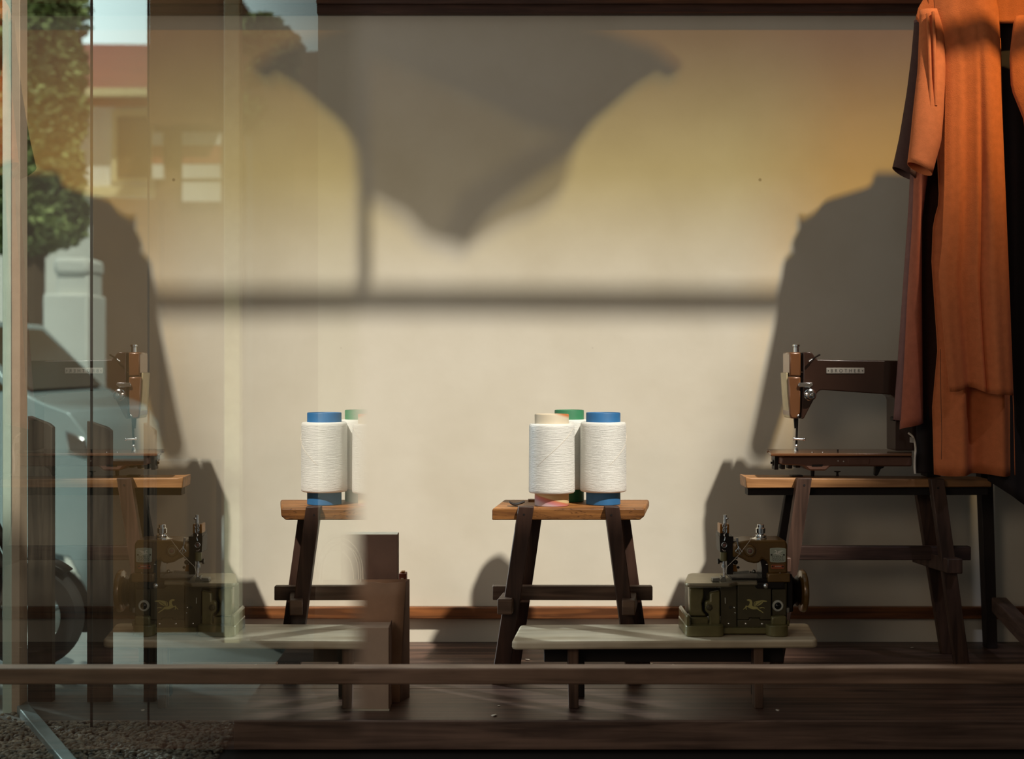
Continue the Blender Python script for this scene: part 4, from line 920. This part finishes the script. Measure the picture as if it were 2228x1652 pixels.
# white gate pillar
t = thing('gate_pillar', 'white plastered gate pillar with a stepped cap beyond the parked car', 'pillar', (W(150, 11), 11, SZ))
d = 11
obj('shaft', MB().box(W(122, d), W(192, d), d, d+.4, SZ, H(590, d)), M['white_wall'], t, bevel=.02)
obj('cap', MB().box(W(117, d), W(195, d), d-.03, d+.43, H(600, d), H(560, d)), M['white_wall'], t, bevel=.04)
obj('plinth', MB().box(W(98, d), W(196, d), d-.06, d+.46, SZ, H(640, d)), M['white_wall'], t, bevel=.02)
# white house with red roof
t = thing('house', 'white house with a red tiled roof and cream eaves across the street', 'house', (W(200, 17), 17, SZ))
d = 17
obj('wall', MB().box(W(-60, d), W(345, d), d, d+4, SZ, H(215, d)), M['white_wall'], t)
obj('roof', MB().prism([P(-90, 200, d-.4), P(350, 200, d-.4), P(340, 97, d+2)], [P(-90, 200, d+4.4), P(-90, 200, d+4.4), P(-60, 97, d+2)]) if False else
    MB().add([P(-120, 196, d-.5), P(352, 200, d-.5), P(352, 200, d-.5)+Vector((0, 5, 0)), P(-120, 196, d-.5)+Vector((0, 5, 0)), P(-120, 92, d+2), P(352, 97, d+2)], [(0, 1, 5, 4), (2, 3, 4, 5), (0, 4, 3), (1, 2, 5), (0, 3, 2, 1)]), M['roof'], t)
obj('eave', MB().box(W(-120, d-.5), W(352, d-.5), d-.52, d-.4, H(208, d-.5), H(192, d-.5)), M['eave'], t)
obj('band', MB().box(W(-60, d), W(346, d), d-.06, d, H(232, d), H(218, d)), M['redband'], t)
obj('sill_band', MB().box(W(-60, d), W(346, d), d-.1, d, H(428, d), H(408, d)), M['eave'], t)
wf = obj('window_frame', MB().box(W(246, d), W(334, d), d-.05, d, H(394, d), H(240, d)), M['eave'], t)
obj('window_pane', MB().box(W(258, d), W(330, d), d-.07, d-.04, H(388, d), H(256, d)), M['glassdark'], wf)
t = thing('timber_house', 'brown timber house front with pale and red strips below, next to the white house', 'house', (W(415, 15), 15, SZ))
d = 15
obj('timber_storey', MB().box(W(337, d), W(486, d), d-.3, d+3, H(280, d), H(-60, d)), M['timber'], t)
obj('lower_wall', MB().box(W(337, d), W(486, d), d, d+3, SZ, H(280, d)), M['timber'], t)
for y0_, y1_, m_ in ((290, 318, 'white_wall'), (320, 358, 'redband'), (360, 390, 'white_wall'), (398, 440, 'white_wall')):
    obj('strip', MB().box(W(400, d), W(482, d), d-.08, d, H(y1_, d), H(y0_, d)), M[m_], t)
    if y0_ != 398: obj('strip', MB().box(W(335, d), W(358, d), d-.08, d, H(y1_, d), H(y0_, d)), M[m_], t)
# dark garden wall closing the view behind the shop's left end
struct('wall_street', MB().box(W(526, 9), W(800, 9), 9, 9.2, SZ, H(112, 9)), M['timber'])
struct('wall_garden', MB().box(W(199, 12), W(346, 12), 12, 12.2, SZ, H(432, 12)), M['timber'])
def tree(label, px, d, blobs, n, seed, trunk=True):
    rt = random.Random(seed); t = thing('street_tree', label, 'tree', (W(px, d), d, SZ), 'trees across the street')
    b = MB()
    for k in range(n):
        bx, by, br_ = blobs[rt.randrange(len(blobs))]
        while True:
            q = Vector((rt.uniform(-1, 1), rt.uniform(-1, 1), rt.uniform(-1, 1)))
            if q.length < 1: break
        c = P(bx, by, d) + q*(br_/F*d); s = .025 + .04*rt.random()
        u_ = Vector((rt.gauss(0, 1), rt.gauss(0, 1), rt.gauss(0, .5))).normalized()*s; w_ = u_.cross(Vector((rt.gauss(0, 1), rt.gauss(0, 1), rt.gauss(0, 1)))).normalized()*s*.6
        b.add([c-u_, c+w_, c+u_, c-w_], [(0, 1, 2, 3)])
    obj('foliage', b, M['leafgreen'], t, recalc=False)
    obj('trunk', MB().tube([(W(px, d), d, SZ), P(px+4, 500, d), P(px, 200, d)], .14, 10), M['bark'], t)
tree('leafy green tree at the far left across the street', 60, 13, [(20, 60, 110), (100, 150, 92), (60, 280, 120), (105, 30, 90), (-60, 160, 140), (85, 380, 105), (50, 470, 100), (115, 250, 80), (118, 470, 76)], 22000, 5)
tree('leafy green tree beside the cream column', 585, 8.4, [(570, 80, 48), (590, 170, 52), (565, 250, 50), (600, 110, 50), (590, 290, 40)], 6000, 6)

# ------------------------------------------------------------------ light
w = bpy.data.worlds.new('sky'); SC.world = w; w.use_nodes = True
nt = w.node_tree; nt.nodes.clear()
tc = nt.nodes.new('ShaderNodeTexCoord'); sx = nt.nodes.new('ShaderNodeSeparateXYZ'); nt.links.new(tc.outputs['Generated'], sx.inputs[0])
mr = nt.nodes.new('ShaderNodeMapRange'); mr.interpolation_type = 'SMOOTHSTEP'; mr.inputs[1].default_value = .05; mr.inputs[2].default_value = -.22; mr.inputs[3].default_value = 0; mr.inputs[4].default_value = 1
nt.links.new(sx.outputs[0], mr.inputs[0])
rp = nt.nodes.new('ShaderNodeMix'); rp.data_type = 'RGBA'; nt.links.new(mr.outputs[0], rp.inputs[0])
rp.inputs[6].default_value = (.105, .078, .055, 1); rp.inputs[7].default_value = (1.15, 1.32, 1.34, 1)
m2 = nt.nodes.new('ShaderNodeMapRange'); m2.interpolation_type = 'SMOOTHSTEP'; m2.inputs[1].default_value = .2; m2.inputs[2].default_value = .85; m2.inputs[3].default_value = .24; m2.inputs[4].default_value = 1.75
nt.links.new(sx.outputs[1], m2.inputs[0])
bg = nt.nodes.new('ShaderNodeBackground'); sc_ = nt.nodes.new('ShaderNodeVectorMath'); sc_.operation = 'SCALE'; sc_.inputs[0].default_value = (1.15, 1.32, 1.34); nt.links.new(m2.outputs[0], sc_.inputs['Scale'])
nt.links.new(sc_.outputs[0], rp.inputs[7]); nt.links.new(rp.outputs[2], bg.inputs[0])
ow = nt.nodes.new('ShaderNodeOutputWorld'); nt.links.new(bg.outputs[0], ow.inputs[0])
L = bpy.data.lights.new('sun', 'SUN'); L.energy = 4.45; L.color = (1.0, .935, .82); L.angle = math.radians(1.7)
lo = bpy.data.objects.new('sun', L); C.objects.link(lo); lo.rotation_euler = SUN.to_track_quat('-Z', 'Y').to_euler(); lo.location = (3, -3, 6)

A = bpy.data.lights.new('warm_fill', 'AREA'); A.shape = 'DISK'; A.size = 1.2; A.energy = 17; A.color = (1.0, .79, .60)  # warm fill light added to lift the display front, no visible source
ao = bpy.data.objects.new('warm_fill', A); C.objects.link(ao); ao.location = (-1.7, -.9, 2.0); ao.rotation_euler = (Vector((.5, 3.8, .5))-Vector((-1.7, -.9, 2.0))).to_track_quat('-Z', 'Y').to_euler()

B = bpy.data.lights.new('left_daylight', 'AREA'); B.shape = 'RECTANGLE'; B.size = 1.4; B.size_y = 1.6; B.energy = 6.5; B.color = (.80, .95, 1.0)
bo = bpy.data.objects.new('left_daylight', B); C.objects.link(bo); bo.location = (-2.6, 2.5, 1.5); bo.rotation_euler = (Vector((.6, 3.6, .5))-Vector((-2.6, 2.5, 1.5))).to_track_quat('-Z', 'Y').to_euler()
G = bpy.data.lights.new('street_glare', 'SUN'); G.energy = 3.0; G.color = (.82, .95, 1.0); G.angle = math.radians(3)
go = bpy.data.objects.new('street_glare', G); C.objects.link(go); go.location = (-6, 8, 3); go.rotation_euler = Vector((.78, -.62, -.36)).to_track_quat('-Z', 'Y').to_euler()

# ------------------------------------------------------------------ camera
cam = bpy.data.cameras.new('camera'); co = bpy.data.objects.new('camera', cam); C.objects.link(co)
co.location = (0, 0, EYE); co.rotation_euler = (math.pi/2, 0, 0)
cam.sensor_width = 36; cam.lens = 36*F/2228; cam.shift_x = (1114-CX)/2228; cam.shift_y = -(826-CY)/2228
cam.clip_start = .01; cam.clip_end = 200
cam.dof.use_dof = True; cam.dof.focus_distance = 3.65; cam.dof.aperture_fstop = 2.6; cam.dof.aperture_blades = 0
SC.camera = co
SC.view_settings.view_transform = 'Standard'; SC.view_settings.look = 'None'; SC.view_settings.exposure = 0; SC.view_settings.gamma = 1
SC.view_settings.use_curve_mapping = False
